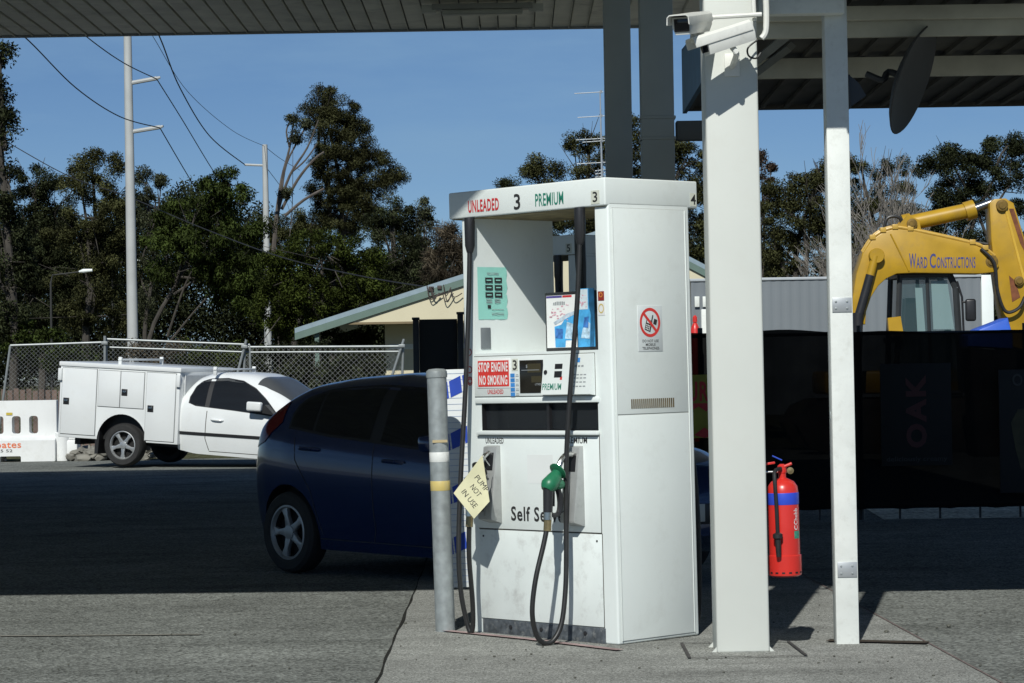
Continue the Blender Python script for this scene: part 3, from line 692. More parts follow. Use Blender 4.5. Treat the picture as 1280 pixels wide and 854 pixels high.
    b.build('sticker_ring', mat('orange_ring', (.7, .25, .05), .5), st)
    b = MB(); b.box(-.095, -.04, -.002, -.0005, 1.775, 1.845); st = b.build('white_sticker', WHITEINK, t)
    b = MB()
    for k in range(24):
        a0, a1_ = 2 * math.pi * k / 24, 2 * math.pi * (k + 1) / 24
        b.quad(*[(-.0675 + r * .8 * math.cos(a), -.003, 1.812 + r * math.sin(a)) for r, a in ((.019, a0), (.026, a0), (.026, a1_), (.019, a1_))])
    b.build('sticker_ring', mat('yellow_ring', (.65, .5, .15), .5), st)
    b = MB()
    for z in (1.50, 1.43, 1.60, 1.44):
        for k in range(16):
            a0, a1_ = 2 * math.pi * k / 16, 2 * math.pi * (k + 1) / 16
            b.quad(*[(-1.148 + r * math.cos(a), -.002, z + r * math.sin(a)) for r, a in ((.015, a0), (.021, a0), (.021, a1_), (.015, a1_))])
    b.build('round_sticker', REDINK, t)
    return t
PYAW = -.827; PO = Vector((.548, 13.639, 0.004))
pump = pump_builder('fuel_pump', 'white two-hose fuel pump numbered 3, self-serve, in full sun', '3', '3', '4')
pump.rotation_mode = 'QUATERNION'; pump.location = PO
pump.rotation_quaternion = Quaternion((0, 1, 0), -.009) @ Quaternion((0, 0, 1), PYAW)
def PL(x, y, z):   # pump-local to world
    return PO + pump.rotation_quaternion @ Vector((x, y, z))
p2 = pump_builder('fuel_pump', 'grey shaded fuel pump seen through the opening of pump 3', '1', '5', None, False)
p2.rotation_mode = 'QUATERNION'; p2.rotation_quaternion = Quaternion((0, 0, 1), PYAW); q = P(722, 330, 19.3); p2.location = (q.x, q.y, 0.004)

# advertising frame standing on the pump shelf
t = thing('poster_stand', 'small black framed stand with two blue and white adverts on the pump shelf', 'advert stand')
t.rotation_mode = 'QUATERNION'; t.rotation_quaternion = pump.rotation_quaternion; t.location = PL(-.625, .3, 1.592)
wv, hv = .205, .335
fr = lambda x, y, z: frame((x, y, z), (1, 0, 0), (0, 0, 1))
b = MB(); b.box(-wv, wv, 0, .022, 0, hv, .006); b.build('frame', BLACK, t)
b = MB(); b.prism([(0.022, .002), (.16, .002), (.022, .26)], 'x', -wv + .01, -wv + .016); b.prism([(0.022, .002), (.16, .002), (.022, .26)], 'x', wv - .016, wv - .01); b.build('foot', BLACK, t, smooth=False)
b = MB(); b.box(-wv + .016, .055, -.003, -.0005, .02, hv - .018); ad = b.build('poster', WHITEINK, t)
b = MB(); b.box(-wv + .018, -.06, -.004, -.003, hv - .032, hv - .02); b.build('header_strip', mat('navy_strip', (.08, .06, .25), .5), ad)
b = MB(); b.box(-.055, .02, -.004, -.003, hv - .032, hv - .02); b.build('header_strip', REDINK, ad)
b = MB(); b.prism([(-.12, .022), (-.04, .022), (-.035, .06), (.052, .06), (.052, .215), (-.02, .2), (-.07, .15), (-.125, .14)], 'y', -.004, -.003); b.build('blue_panel', CYANP, ad)
b = MB()
for i in range(26):
    x = rng.uniform(-.165, -.02); z = rng.uniform(.17, .26); b.box(x, x + rng.uniform(.006, .02), -.0048, -.004, z, z + rng.uniform(.003, .008), 0)
b.build('pink_script', PINKP, ad)
b = MB()
for i in range(7): b.box(-.13 + i * .014, -.121 + i * .014, -.0048, -.003, .262, .262 + rng.uniform(.012, .022))
b.build('title', GREYINK, ad)
def disc(b, x, z, rx, rz_, y, n=18):
    vs = [(x + rx * math.cos(2 * math.pi * k / n), y, z + rz_ * math.sin(2 * math.pi * k / n)) for k in range(n)]; b.quad(*vs)
b = MB(); b.prism([(-.13, .165), (-.02, .21), (.045, .225), (.045, .205), (-.02, .185), (-.12, .15)], 'y', -.0055, -.004); b.build('grey_swoosh', mat('pale_blue_print', (.5, .58, .66), .5, var=.3, vs=40), ad)
b = MB(); b.prism([(-.04, .07), (.02, .065), (.035, .15), (-.02, .165)], 'y', -.0055, -.004); b.build('pale_patch', mat('pale_blue_print2', (.45, .62, .75), .5, var=.5, vs=45), ad)
b = MB(); b.prism([(-.118, .075), (-.06, .07), (-.055, .125), (-.115, .13)], 'y', -.0055, -.004); b.build('blue_patch', mat('mid_blue_print', (.05, .18, .5), .5, var=.5, vs=40), ad)
b = MB(); b.box(.066, wv - .006, -.004, -.0005, .02, hv + .012); ad = b.build('poster', CYANP, t)
b = MB(); b.box(.072, .15, -.005, -.004, .23, hv + .008); b.build('white_block', mat('pale_print', (.6, .68, .72), .5, var=.15, vs=30), ad)
b = MB()
for i in range(14):
    x = rng.uniform(.078, .135); z = rng.uniform(.24, .32); b.box(x, x + rng.uniform(.006, .014), -.0058, -.0048, z, z + .005)
b.build('pink_script', PINKP, ad)
b = MB(); b.prism([(.09, .07), (.16, .065), (.165, .15), (.14, .165), (.105, .12)], 'y', -.0055, -.004); b.build('pale_patch', mat('pale_blue_print2', (.45, .62, .75), .5, var=.5, vs=45), ad)
b = MB(); b.prism([(.11, .13), (.15, .125), (.155, .19), (.12, .185)], 'y', -.0065, -.0056); b.build('blue_patch', mat('mid_blue_print', (.05, .18, .5), .5, var=.5, vs=40), ad)

# paper sign hung on the left nozzle
Ys = 14.05
cs = [P(u, v, Ys) for u, v in ((603, 570), (609, 596), (612, 626), (592.5, 648.5), (567, 616.5), (585, 597))]
t = thing('paper_sign', 'cream paper sign hung askew on the left pump nozzle reading pump not in use', 'sign', cs[4].lerp(cs[2], .5))
b = MB(); n = 10
quad4 = [P(603, 569, Ys), P(612, 627, Ys), P(592.5, 648.5, Ys), P(567, 616.5, Ys)]
def pbend(r): return .009 * math.sin(22 * (r.x - t.location.x)) + .006 * math.sin(17 * (r.z - t.location.z))
def sgp(a, c_):
    p = quad4[3].lerp(quad4[2], a); q = quad4[0].lerp(quad4[1], a); r = p.lerp(q, c_)
    r = r + Vector((0, pbend(r), 0)); return r - t.location
for i in range(n):
    for j in range(n): b.quad(sgp(i / n, j / n), sgp((i + 1) / n, j / n), sgp((i + 1) / n, (j + 1) / n), sgp(i / n, (j + 1) / n))
o = b.build('paper', mat('cream_paper', (.68, .65, .42), .8, var=.08, vs=12), t)
sm = o.modifiers.new('s', 'SOLIDIFY'); sm.thickness = .0015
ang = R_(-52); xv = _R * math.cos(ang) + _U * math.sin(ang); yv = -_R * math.sin(ang) + _U * math.cos(ang)
for s, (u, v), wd in (('PUMP', (602.3, 604.5), .1), ('NOT', (594.8, 613.5), .072), ('IN USE', (587, 623.5), .115)):
    lt = text(s, BLACKINK, o, frame(tuple(P(u, v, Ys) - t.location), xv, yv), wd, .03, .0)
    for vv in lt.data.vertices: vv.co.y = pbend(vv.co + t.location) - .0025
b = MB(); b.tube([P(604, 570, Ys) - t.location, P(609, 578, Ys + .1) - t.location, P(612, 582, Ys + .14) - t.location], .003, 6); b.build('string', WHITEINK, t)

# ---------------------------------------------------------------- bollard and printed board
bp_ = G(556.5, 791)
t = thing('bollard', 'galvanised steel bollard with white and yellow tape bands left of the pump', 'bollard', (bp_.x, bp_.y + .055, .004)); t.rotation_euler = (0, R_(-1.1), 0)
hb = 1.5
b = MB(); b.lathe([(.056, 0), (.056, hb - .05), (.060, hb - .048), (.062, hb - .03), (.059, hb - .012), (.045, hb), (.0001, hb + .004)], 32); b.build('tube', GALV, t)
for v, m_, nm in ((572.5, mat('white_tape', (.72, .73, .7), .5, dirt=((.4, .4, .36), .5, 20)), 'white_band'), (608.5, mat('yellow_tape', (.6, .47, .16), .55, dirt=((.4, .38, .3), .5, 20)), 'yellow_band')):
    z = P(550, v, bp_.y).z; b = MB(); b.lathe([(.0565, z - .028), (.0575, z - .026), (.0575, z + .026), (.0565, z + .028)], 32); b.build(nm, m_, t)
b = MB(); b.box(-.035, .05, -.0585, -.05, 1.08, 1.095); b.build('tape_scrap', mat('tan_scrap', (.45, .36, .2), .7), t)
q0, q1 = P(556, 735, 14.9), P(600, 735, 14.9); zt = P(575, 462, 14.9).z
t = thing('printed_board', 'white ruled board with blue squares standing between the bollard and the pump', 'display board', (q0.x, 14.9, 0)); t.rotation_euler = (0, R_(-.9), 0)
wb = q1.x - q0.x; z0 = q0.z
b = MB(); b.box(0, wb, 0, .03, z0, zt, .003); bd = b.build('panel', mat('board_white', (.66, .68, .68), .5, var=.05), t)
b = MB(); z = z0 + .03
while z < zt - .01: b.box(.002, wb - .002, -.0015, .0005, z, z + .0035); z += .036
b.build('ruled_line', mat('pale_rule', (.35, .42, .55), .6), bd)
b = MB()
for zc in (P(570, 488, 14.9).z, P(570, 553, 14.9).z, P(570, 620, 14.9).z, P(570, 683, 14.9).z):
    for k in range(3):
        xx = -.005 + k * .078; dz = k * .032; pts = [(max(xx, .001), zc - .075 + dz), (xx + .068, zc - .045 + dz), (xx + .060, zc + .052 + dz), (max(xx - .008, .001), zc + .02 + dz)]
        pts = [(min(x, wb - .001), zz) for x, zz in pts]; b.quad(*[(x, -.0025, zz) for x, zz in pts])
b.build('blue_square', DBLUE, bd)
b = MB()
for x in (.02, wb - .05): b.box(x, x + .03, 0.002, .028, 0.005, z0)
b.build('foot', BLACK, t)

# ---------------------------------------------------------------- vehicles
PLASTIC = mat('trim_black', (.015, .015, .016), .5, var=.2)
GLASSD = glass('car_glass', (.01, .012, .014), .02, .3)
TYRE = mat('tyre_rubber', (.02, .02, .02), .8, var=.3, vs=12, bump=.2, bs=40)
ALLOY = mat('alloy_rim', (.55, .56, .56), .35, .75, var=.1)
class Shell:
    def __init__(s, top, bot, wm, belt, k=.26, n=5.0):
        s.top, s.bot, s.wm, s.belt, s.k, s.n = top, bot, wm, belt, k, n
    def par(s, x):
        zt, zb0, W = s.top(x), s.bot(x), s.wm(x)
        zb = min(s.belt(x), zt - .10); zb = max(zb, zb0 + .1)
        kk = s.k * min(1, max(0, (zt - zb)) / .5); return zt, zb0, zb, W, kk
    def half(s, x, z):
        zt, z0, zb, W, kk = s.par(x)
        if z <= zb:
            t = (zb - z) / (zb - z0); return W * (1 - .03 * ((t - .3) / .3) ** 2) if t < .3 else W * (1 - .085 * ((t - .3) / .7) ** 2.2)
        t = min(1, (z - zb) / (zt - zb)); return W * .97 * (1 - kk * t) * max(0, 1 - t ** s.n) ** (1 / s.n)
    def zat(s, x, y):
        zt, z0, zb, W, kk = s.par(x); lo, hi = zb, zt
        for _ in range(30):
            m = (lo + hi) / 2
            if s.half(x, m) > abs(y): lo = m
            else: hi = m
        return lo
    def ring(s, x):
        zt, z0, zb, W, kk = s.par(x); r = [(0, z0), (W * .6, z0)]
        for i in range(12):
            z = z0 + (zb - z0) * i / 12; r.append((s.half(x, z), z))
        for i in range(17):
            a = i / 16 * math.pi / 2; t = math.sin(a) ** (2 / s.n); r.append((W * .97 * (1 - kk * t) * math.cos(a) ** (2 / s.n) if i < 16 else 0, zb + (zt - zb) * t))
        return r
    def mesh(s, x0, x1, n):
        b = MB(); rows = []
        for i in range(n + 1):
            x = x0 + (x1 - x0) * i / n; r = s.ring(x)
            full = [(y, z) for y, z in r] + [(-y, z) for y, z in r[-2:0:-1]]
            rows.append([b.bm.verts.new((x, -y, z)) for y, z in full])
        m = len(rows[0])
        for A, B in zip(rows, rows[1:]):
            for k in range(m): b.bm.faces.new((A[k], A[(k + 1) % m], B[(k + 1) % m], B[k]))
        b.bm.faces.new(rows[0][::-1]); b.bm.faces.new(rows[-1]); return b
    def side(s, name, m, parent, x0, x1, zl, zu, sg, off=.004, nx=26, nz=8):
        b = MB(); g = []
        for i in range(nx + 1):
            x = x0 + (x1 - x0) * i / nx; l, u = zl(x), zu(x); row = []
            for j in range(nz + 1):
                z = l + (u - l) * j / nz; row.append(b.bm.verts.new((x, sg * (s.half(x, z) + off), z)))
            g.append(row)
        for i in range(nx):
            for j in range(nz):
                try: b.bm.faces.new((g[i][j], g[i + 1][j], g[i + 1][j + 1], g[i][j + 1]))
                except ValueError: pass
        return b.build(name, m, parent, ang=60)
    def topq(s, name, m, parent, xf, y0, y1, off=.006, ny=20, nx=12):
        """xf(y) -> (x_low, x_high): a pane on the upper skin"""
        b = MB(); g = []
        for j in range(ny + 1):
            y = y0 + (y1 - y0) * j / ny; xa, xb = xf(y); row = []
            for i in range(nx + 1):
                x = xa + (xb - xa) * i / nx; row.append(b.bm.verts.new((x, y, s.zat(x, y) + off)))
            g.append(row)
        for j in range(ny):
            for i in range(nx): b.bm.faces.new((g[j][i], g[j + 1][i], g[j + 1][i + 1], g[j][i + 1]))
        return b.build(name, m, parent, ang=60)
def add_wheel(root, x, y, sg, r, rim_r, wid, spokes=5, twist=0, dirty=None):
    """sg = side (+1 left, -1 right); tyre > rim > hub"""
    M = frame((x, y, r), (1, 0, 0), (0, 0, 1))      # plane facing -y (right side)
    if sg > 0: M = frame((x, y, r), (-1, 0, 0), (0, 0, 1))
    h = wid / 2
    b = MB(); b.lathe([(rim_r, -h * .9), (rim_r + .02, -h), (r - .03, -h), (r - .006, -h * .75), (r, -h * .4), (r, h * .4), (r - .006, h * .75), (r - .03, h), (rim_r + .015, h), (rim_r - .004, h * .85), (rim_r - .004, -h * .9)], 44, M); ty = b.build('wheel', TYRE, root)
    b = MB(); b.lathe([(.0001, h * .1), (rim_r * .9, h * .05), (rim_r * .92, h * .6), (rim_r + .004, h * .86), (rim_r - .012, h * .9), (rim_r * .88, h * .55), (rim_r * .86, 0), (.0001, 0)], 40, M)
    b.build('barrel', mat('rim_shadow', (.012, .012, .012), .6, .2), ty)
    b = MB()
    for k in range(spokes):
        a = 2 * math.pi * k / spokes + twist; Mk = M @ Matrix.Rotation(a, 4, 'Z')
        w0, w1 = rim_r * .17, rim_r * .10
        b.prism([(-w0, rim_r * .1), (w0, rim_r * .1), (w1, rim_r * .6), (w1 * 1.9, rim_r * .96), (-w1 * 1.9, rim_r * .96), (-w1, rim_r * .6)], 'z', h * .35, h * .72, Mk, .006)
    b.lathe([(rim_r * .27, h * .3), (rim_r * .26, h * .78), (rim_r * .12, h * .84), (.0001, h * .84)], 20, M)
    b.lathe([(rim_r * .9, h * .6), (rim_r + .002, h * .88), (rim_r - .014, h * .92), (rim_r * .88, h * .6)], 40, M, False)
    b.build('rim', dirty or ALLOY, ty); return ty
def arch_cut(o, xs, r, W, z, m=None):
    cs = []
    for x in xs:
        for sg in (-1, 1):
            b = MB(); b.lathe([(r, -.17), (r, .3)], 40, frame((x, sg * W, z), (1, 0, 0), (0, 0, 1)) if sg < 0 else frame((x, sg * W, z), (-1, 0, 0), (0, 0, 1))); cs.append(b.build('c', PLASTIC))
    p = o.parent; o.parent = None; cut(o, cs); o.parent = p
    while len(o.data.materials) < 2: o.data.materials.append(PLASTIC)
    for f in o.data.polygons:
        c = f.center
        f.material_index = 0
        for x in xs:
            dd = math.hypot(c.x - x, c.z - z)
            if dd < r + .004 and (abs(dd - r) < .012 and abs(f.normal.y) < .5 or (dd < r and abs(c.y) < W - .1 and abs(f.normal.y) > .9)): f.material_index = 1
def car_door_gap(sh, root, pts, sg, parent_name='door_gap', wd=.006):
    b = MB()
    for (xa, za), (xb, zb) in zip(pts, pts[1:]):
        n = max(2, int(math.hypot(xb - xa, zb - za) / .05)); dx, dz = xb - xa, zb - za; L = math.hypot(dx, dz); nx, nz = -dz / L * wd / 2, dx / L * wd / 2
        for i in range(n):
            p, q = (xa + dx * i / n, za + dz * i / n), (xa + dx * (i + 1) / n, za + dz * (i + 1) / n)
            b.quad(*[(x, sg * (sh.half(x, z) + .002), z) for x, z in ((p[0] - nx, p[1] - nz), (p[0] + nx, p[1] + nz), (q[0] + nx, q[1] + nz), (q[0] - nx, q[1] - nz))])
    return b.build(parent_name, SEAM, root)

# --- blue hatchback in the shade beyond the pump
CARBLUE = mat('metallic_blue', (.007, .026, .095), .2, .25, var=.06, vs=8, coat=.8)
hd_ = R_(-47)
rw = G(366, 717)
t = thing('hatchback_car', 'dark blue five-door hatchback car shaded behind the bollard and pump', 'car', (0, 0, 0.004), hd_)
WID = 1.70
off = Matrix.Rotation(hd_, 3, 'Z') @ Vector((0, .78, 0)); t.location = (rw.x + off.x, rw.y + off.y + .02, .004)    # origin: below the middle of the rear axle
top = smoothtab([(-.66, .52), (-.655, .68), (-.61, .84), (-.49, 1.04), (-.34, 1.2), (-.16, 1.35), (.02, 1.42), (.4, 1.465), (.9, 1.485), (1.4, 1.455), (1.75, 1.36), (2.15, 1.13), (2.42, .99), (2.8, .93), (3.1, .84), (3.22, .72), (3.28, .5)], 240, 9)
bot = smoothtab([(-.66, .42), (-.6, .33), (-.4, .24), (.3, .19), (2.2, .17), (3.0, .2), (3.28, .34)], 100, 5)
wm = smoothtab([(-.66, .52), (-.62, .62), (-.5, .74), (-.3, .81), (0, .845), (.6, .85), (2.3, .85), (2.8, .82), (3.05, .72), (3.2, .58), (3.28, .4)], 200, 7)
belt = interp([(-.66, 1.0), (-.3, 1.06), (.5, 1.0), (1.5, .93), (2.2, .88), (3.28, .8)])
hs = Shell(top, bot, wm, belt, .25, 5)
body = hs.mesh(-.66, 3.28, 110).build('body', [CARBLUE, PLASTIC], t, ang=50)
arch_cut(body, (0, 2.49), .355, .84, .31)
for x in (0, 2.49):
    for sg in (-1, 1): add_wheel(t, x, sg * .745, sg, .305, .205, .19, 5, .3, mat('dusty_rim', (.42, .43, .43), .4, .6))
for sg in (-1, 1):
    wl = interp([(.02, 1.10), (.5, 1.04), (1.0, 1.0), (1.6, .95), (2.1, .91)])
    trim = hs.side('window_trim', PLASTIC, t, -.0, 2.14, lambda x: wl(x) - .02, lambda x: max(wl(x) - .02, min(hs.top(x) - .085, np.interp(x, [0, .03, .1, .3, .8, 1.3, 1.58, 1.78, 2.14], [1.19, 1.25, 1.31, 1.37, 1.405, 1.405, 1.36, 1.25, .9]))), sg, .002, 60)
    up = lambda x: np.interp(x, [.03, .055, .12, .3, .8, 1.28, 1.54, 1.74, 2.08], [1.18, 1.235, 1.285, 1.345, 1.38, 1.38, 1.335, 1.23, .92])
    for xa, xb, nm in ((.03, .29, 'quarter_window'), (.32, .96, 'rear_window'), (1.08, 2.07, 'front_window')):
        hs.side(nm, GLASSD, t, xa, xb, wl, lambda x: max(up(x), wl(x) + .002), sg, .006, 24)
    car_door_gap(hs, t, [(1.02, .98), (1.02, .35), (.98, .26)], sg); car_door_gap(hs, t, [(.1, 1.06), (.12, .85), (.3, .62), (.4, .3)], sg); car_door_gap(hs, t, [(1.95, .9), (1.9, .55), (1.86, .27)], sg); car_door_gap(hs, t, [(.36, .27), (1.86, .25)], sg)
    for xh, zh in ((.2, .93), (1.16, .85)):
        b = MB(); y = sg * (hs.half(xh, zh) + .008); b.tube([(xh - .03, y - sg * .012, zh + .004), (xh + .02, y + sg * .02, zh + .006), (xh + .16, y + sg * .02, zh), (xh + .21, y - sg * .012, zh - .004)], [.012, .015, .015, .012], 8, 4); b.build('door_handle', CARBLUE, t)
    # swage line and tail lamp
    hs.side('side_crease', CARBLUE, t, -.2, 2.0, lambda x: np.interp(x, [-.2, 2.0], [.915, .80]), lambda x: np.interp(x, [-.2, 2.0], [.925, .808]), sg, .012, 20, 2)
    hs.side('tail_lamp', glass('tail_red', (.13, .005, .007), .12, 0.0), t, -.5, -.1, lambda x: np.interp(x, [-.5, -.3, -.1], [.93, .98, 1.13]), lambda x: np.interp(x, [-.5, -.3, -.1], [.99, 1.18, 1.29]), sg, .006, 12)
    hs.side('headlight', glass('head_lens', (.5, .55, .6), .05, .1), t, 2.62, 3.12, lambda x: np.interp(x, [2.62, 3.12], [.8, .62]), lambda x: np.interp(x, [2.62, 3.12], [.84, .78]), sg, .006, 14)
    b = MB(); b.box(1.72, 1.9, min(sg * .84, sg * 1.03), max(sg * .84, sg * 1.03), .93, 1.05, .035); b.build('wing_mirror', CARBLUE, t)
hs.topq('windscreen', GLASSD, t, lambda y: (1.58 + .02, 2.3 - .35 * y * y), -.6, .6)
hs.topq('rear_screen', GLASSD, t, lambda y: (-.5, -.24), -.5, .5)
b = MB(); b.box(3.27, 3.29, -.5, .5, .42, .56, .008); b.build('grille', PLASTIC, t)
b = MB(); b.box(3.292, 3.3, -.19, .19, .44, .56, .002); pl = b.build('number_plate', mat('plate_white', (.5, .5, .46), .4), t)
text('216', BLACKINK, pl, frame((3.302, -.08, .5), (0, 1, 0), (0, 0, 1)), .12, .07, .01)

# --- white service ute
UTEW = mat('ute_white', (.72, .74, .74), .3, var=.04, vs=3, coat=.4, dirt=((.45, .42, .36), .15, 6))
rw = G(156, 585); ud = R_(-20)
t = thing('service_ute', 'white utility vehicle with boxy tool canopy parked side-on by the wire fence', 'ute', (rw.x, rw.y + .75, .004)); t.rotation_euler = (0, R_(3.8), ud)
off = Matrix.Rotation(ud, 3, 'Z') @ Vector((0, .78, 0)); t.location = (rw.x + off.x, rw.y + off.y, .03)
top = smoothtab([(z0_, .6 + (z1_ - .6) * (1.13 if z1_ > .6 else 1)) for z0_, z1_ in [(.98, 1.04), (1.02, 1.16), (1.09, 1.31), (1.2, 1.43), (1.4, 1.50), (1.8, 1.525), (2.15, 1.52), (2.45, 1.455), (2.75, 1.29), (3.1, 1.075), (3.25, 1.02), (3.7, .96), (4.0, .86), (4.12, .7), (4.18, .52)]], 240, 9)
bot = smoothtab([(.98, .34), (1.3, .29), (3.0, .27), (3.9, .26), (4.18, .36)], 100, 5)
wm = smoothtab([(.98, .88), (1.2, .905), (3.2, .91), (3.7, .87), (3.95, .76), (4.1, .6), (4.18, .42)], 160, 7)
belt = interp([(.98, 1.1), (2.0, 1.05), (2.8, 1.0), (4.18, .88)])
us = Shell(top, bot, wm, belt, .24, 5)
cabo = us.mesh(.98, 4.18, 100).build('cab_body', [UTEW, PLASTIC], t, ang=50)
arch_cut(cabo, (3.05,), .40, .91, .35)
for x in (0, 3.05):
    for sg in (-1, 1): add_wheel(t, x, sg * .79, sg, .35, .235, .23, 5, .62)
for sg in (-1, 1):
    wl = interp([(1.18, 1.12), (1.3, 1.08), (2.0, 1.04), (2.75, .985)])
    up = lambda x: np.interp(x, [1.18, 1.22, 1.31, 1.45, 1.75, 2.05, 2.3, 2.5, 2.78], [1.2, 1.36, 1.46, 1.51, 1.535, 1.505, 1.40, 1.255, 1.0])
    us.side('window_trim', PLASTIC, t, 1.165, 2.8, lambda x: wl(x) - .012, lambda x: max(up(x) + .012, wl(x)), sg, .002, 50)
    us.side('quarter_window', GLASSD, t, 1.185, 1.47, wl, lambda x: max(up(x), wl(x) + .002), sg, .006, 20)
    us.side('door_window', GLASSD, t, 1.55, 2.72, wl, lambda x: max(up(x), wl(x) + .002), sg, .006, 40)
    car_door_gap(us, t, [(1.52, 1.0), (1.5, .55), (1.56, .36)], sg, wd=.012); car_door_gap(us, t, [(2.85, .96), (2.84, .6), (2.76, .36)], sg, wd=.012); car_door_gap(us, t, [(1.56, .345), (2.76, .34)], sg, wd=.01)
    us.side('rub_strip', PLASTIC, t, 1.02, 2.84, lambda x: .595 - 0 * x, lambda x: .645 + 0 * x, sg, .01, 20, 3)
    b = MB(); y = sg * (us.half(1.7, .86) + .006); b.tube([(1.6, y - sg * .01, .865), (1.65, y + sg * .02, .865), (1.78, y + sg * .02, .86), (1.83, y - sg * .01, .86)], [.012, .016, .016, .012], 8, 4); b.build('door_handle', UTEW, t)
    b = MB(); b.box(2.3, 2.56, min(sg * .98, sg * 1.08), max(sg * .98, sg * 1.08), 1.05, 1.2, .03, None, 3); mo = b.build('wing_mirror', UTEW, t)
    b = MB(); b.prism([(2.5, 1.03), (2.78, 1.0), (2.6, 1.16)], 'y', sg * .86, sg * 1.0); b.build('mirror_base', PLASTIC, mo)
us.topq('windscreen', GLASSD, t, lambda y: (2.36 - .12 * y * y, 3.12 - .45 * y * y), -.68, .68)
b = MB(); b.box(4.15, 4.2, -.55, .55, .5, .68, .02); b.build('grille', PLASTIC, t)
# tool canopy
z0, z1, bx0, bx1, hw = .42, 1.66, -1.19, 1.03, .94
b = MB(); b.box(bx0, bx1, -hw, hw, z0, z1, .012); bx = b.build('tool_canopy', [UTEW, PLASTIC], t)
arch_cut(bx, (0,), .46, hw, .40)
b = MB(); b.box(bx0 - .02, bx1 + .02, -hw - .02, hw + .02, z1 - .06, z1 + .012, .01); b.build('canopy_roof', UTEW, bx)
for sg in (-1, 1):
    def door(x0, x1, za, zb, hx, hz):
        y = sg * hw
        gq = MB(); gq.box(x0 - .01, x1 + .01, min(y, y + sg * .003), max(y, y + sg * .003), za - .01, zb + .01); 
        q = MB(); q.box(x0, x1, min(y, y + sg * .016), max(y, y + sg * .016), za, zb, .004); o = q.build('locker_door', UTEW, t); gq.build('door_gap', mat('grey_gap', (.22, .23, .23), .8), o, smooth=False)
        if hx is not None:
            q = MB(); q.box(hx - .055, hx + .055, min(y, y + sg * .024), max(y, y + sg * .024), hz - .055, hz + .055, .006); h_ = q.build('latch', BLACK, o)
            q = MB(); q.box(hx - .03, hx + .03, min(y + sg * .022, y + sg * .03), max(y + sg * .022, y + sg * .03), hz - .012, hz + .03, .003); h2 = q.build('paddle', CHROME, o)
    door(-1.14, -.5, .48, 1.57, -1.05, 1.02); door(-.46, -.06, .97, 1.56, None, None); door(-.045, .38, .97, 1.56, .03, 1.22); door(.43, .96, .46, 1.57, .52, .98)
    for xx in (bx0 + .0, bx1 - .03): 
        b = MB(); b.box(xx - .02, xx + .05, min(sg * hw, sg * (hw + .05)), max(sg * hw, sg * (hw + .05)), 1.36, 1.56, .01); b.build('corner_bracket', UTEW, t)
    b = MB(); b.prism([(-.5, .56), (-.42, .56), (-.44, .18), (-.5, .18)], 'y', sg * .62, sg * .92); b.build('mud_flap', PLASTIC, t)
b = MB(); b.box(-1.1, 1.2, -.4, .4, .34, .5); b.box(-1.0, -.9, -.7, .7, .3, .5); b.build('chassis', PLASTIC, t)
b = MB(); b.box(1.0, 1.06, -.8, .8, .45, 1.55); b.build('cab_rear_wall', mat('grey_gap_wall', (.5, .52, .53), .5), t)
for x in (-.2, 1.55):
    b = MB(); zz = z1 + .012 if x < 1 else 1.6
    b.box(x - .03, x + .03, -.75, .75, zz + .06, zz + .09, .005)
    for sg in (-1, 1): b.box(x - .03, x + .03, sg * .72 - .02, sg * .72 + .02, zz - .02, zz + .12, .005)
    b.build('roof_rack', UTEW, t)
# ---------------------------------------------------------------- water-filled barrier and fences on the left
PLW = mat('barrier_plastic', (.74, .75, .74), .5, var=.08, vs=2, dirt=((.4, .38, .33), .3, 4))
bY = 46.0
t = thing('water_barrier', 'white plastic water-filled road barrier behind the back of the ute', 'barrier', (P(30, 560, bY).x, bY, 0.004))
b = MB(); b.prism([(-.30, 0), (.30, 0), (.30, .38), (.16, .44), (.12, .46), (.11, 1.1), (-.11, 1.1), (-.12, .46), (-.16, .44), (-.30, .38)], 'x', -1.1, .62, None, .02)
body = b.build('shell', [PLW, DARK], t)
cs = []
for uu in (43.5, 22, .5, -21):
    x = P(uu, 533, bY).x - t.location.x
    c = MB(); c.box(x - .08, x + .08, -1, 1, .50, .82, .05, None, 3); cs.append(c.build('c', PLW))
c = MB(); c.box(-.38, .0, -1, 1, -.1, .1, .02); cs.append(c.build('c', PLW))
body.parent = None; cut(body, cs); body.parent = t
b = MB(); b.lathe([(.14, 0), (.14, .5), (.1, .52)], 20, Matrix.Translation((.72, -.1, 0))); b.box(.63, 1.05, -.16, .16, .38, .5, .02); b.box(.63, 1.0, -.2, .2, 0, .375, .03); b.build('end_lug', PLW, t)
ORANGE = mat('orange_ink', (.72, .16, .05), .6)
q = P(15, 554, bY - .32); text('coates', ORANGE, t, frame((q.x - t.location.x - .12, -.305, .30), (1, 0, 0), (0, 0, 1)), .56, .10, .012)
text('13 15 52', BLACKINK, t, frame((-.36, -.305, .2), (1, 0, 0), (0, 0, 1)), .42, .05, .0)
b = MB(); b.box(-.29, -.18, -.126, -.118, .84, .885); b.build('yellow_tag', mat('tag_yellow', (.5, .38, .05), .6), t)

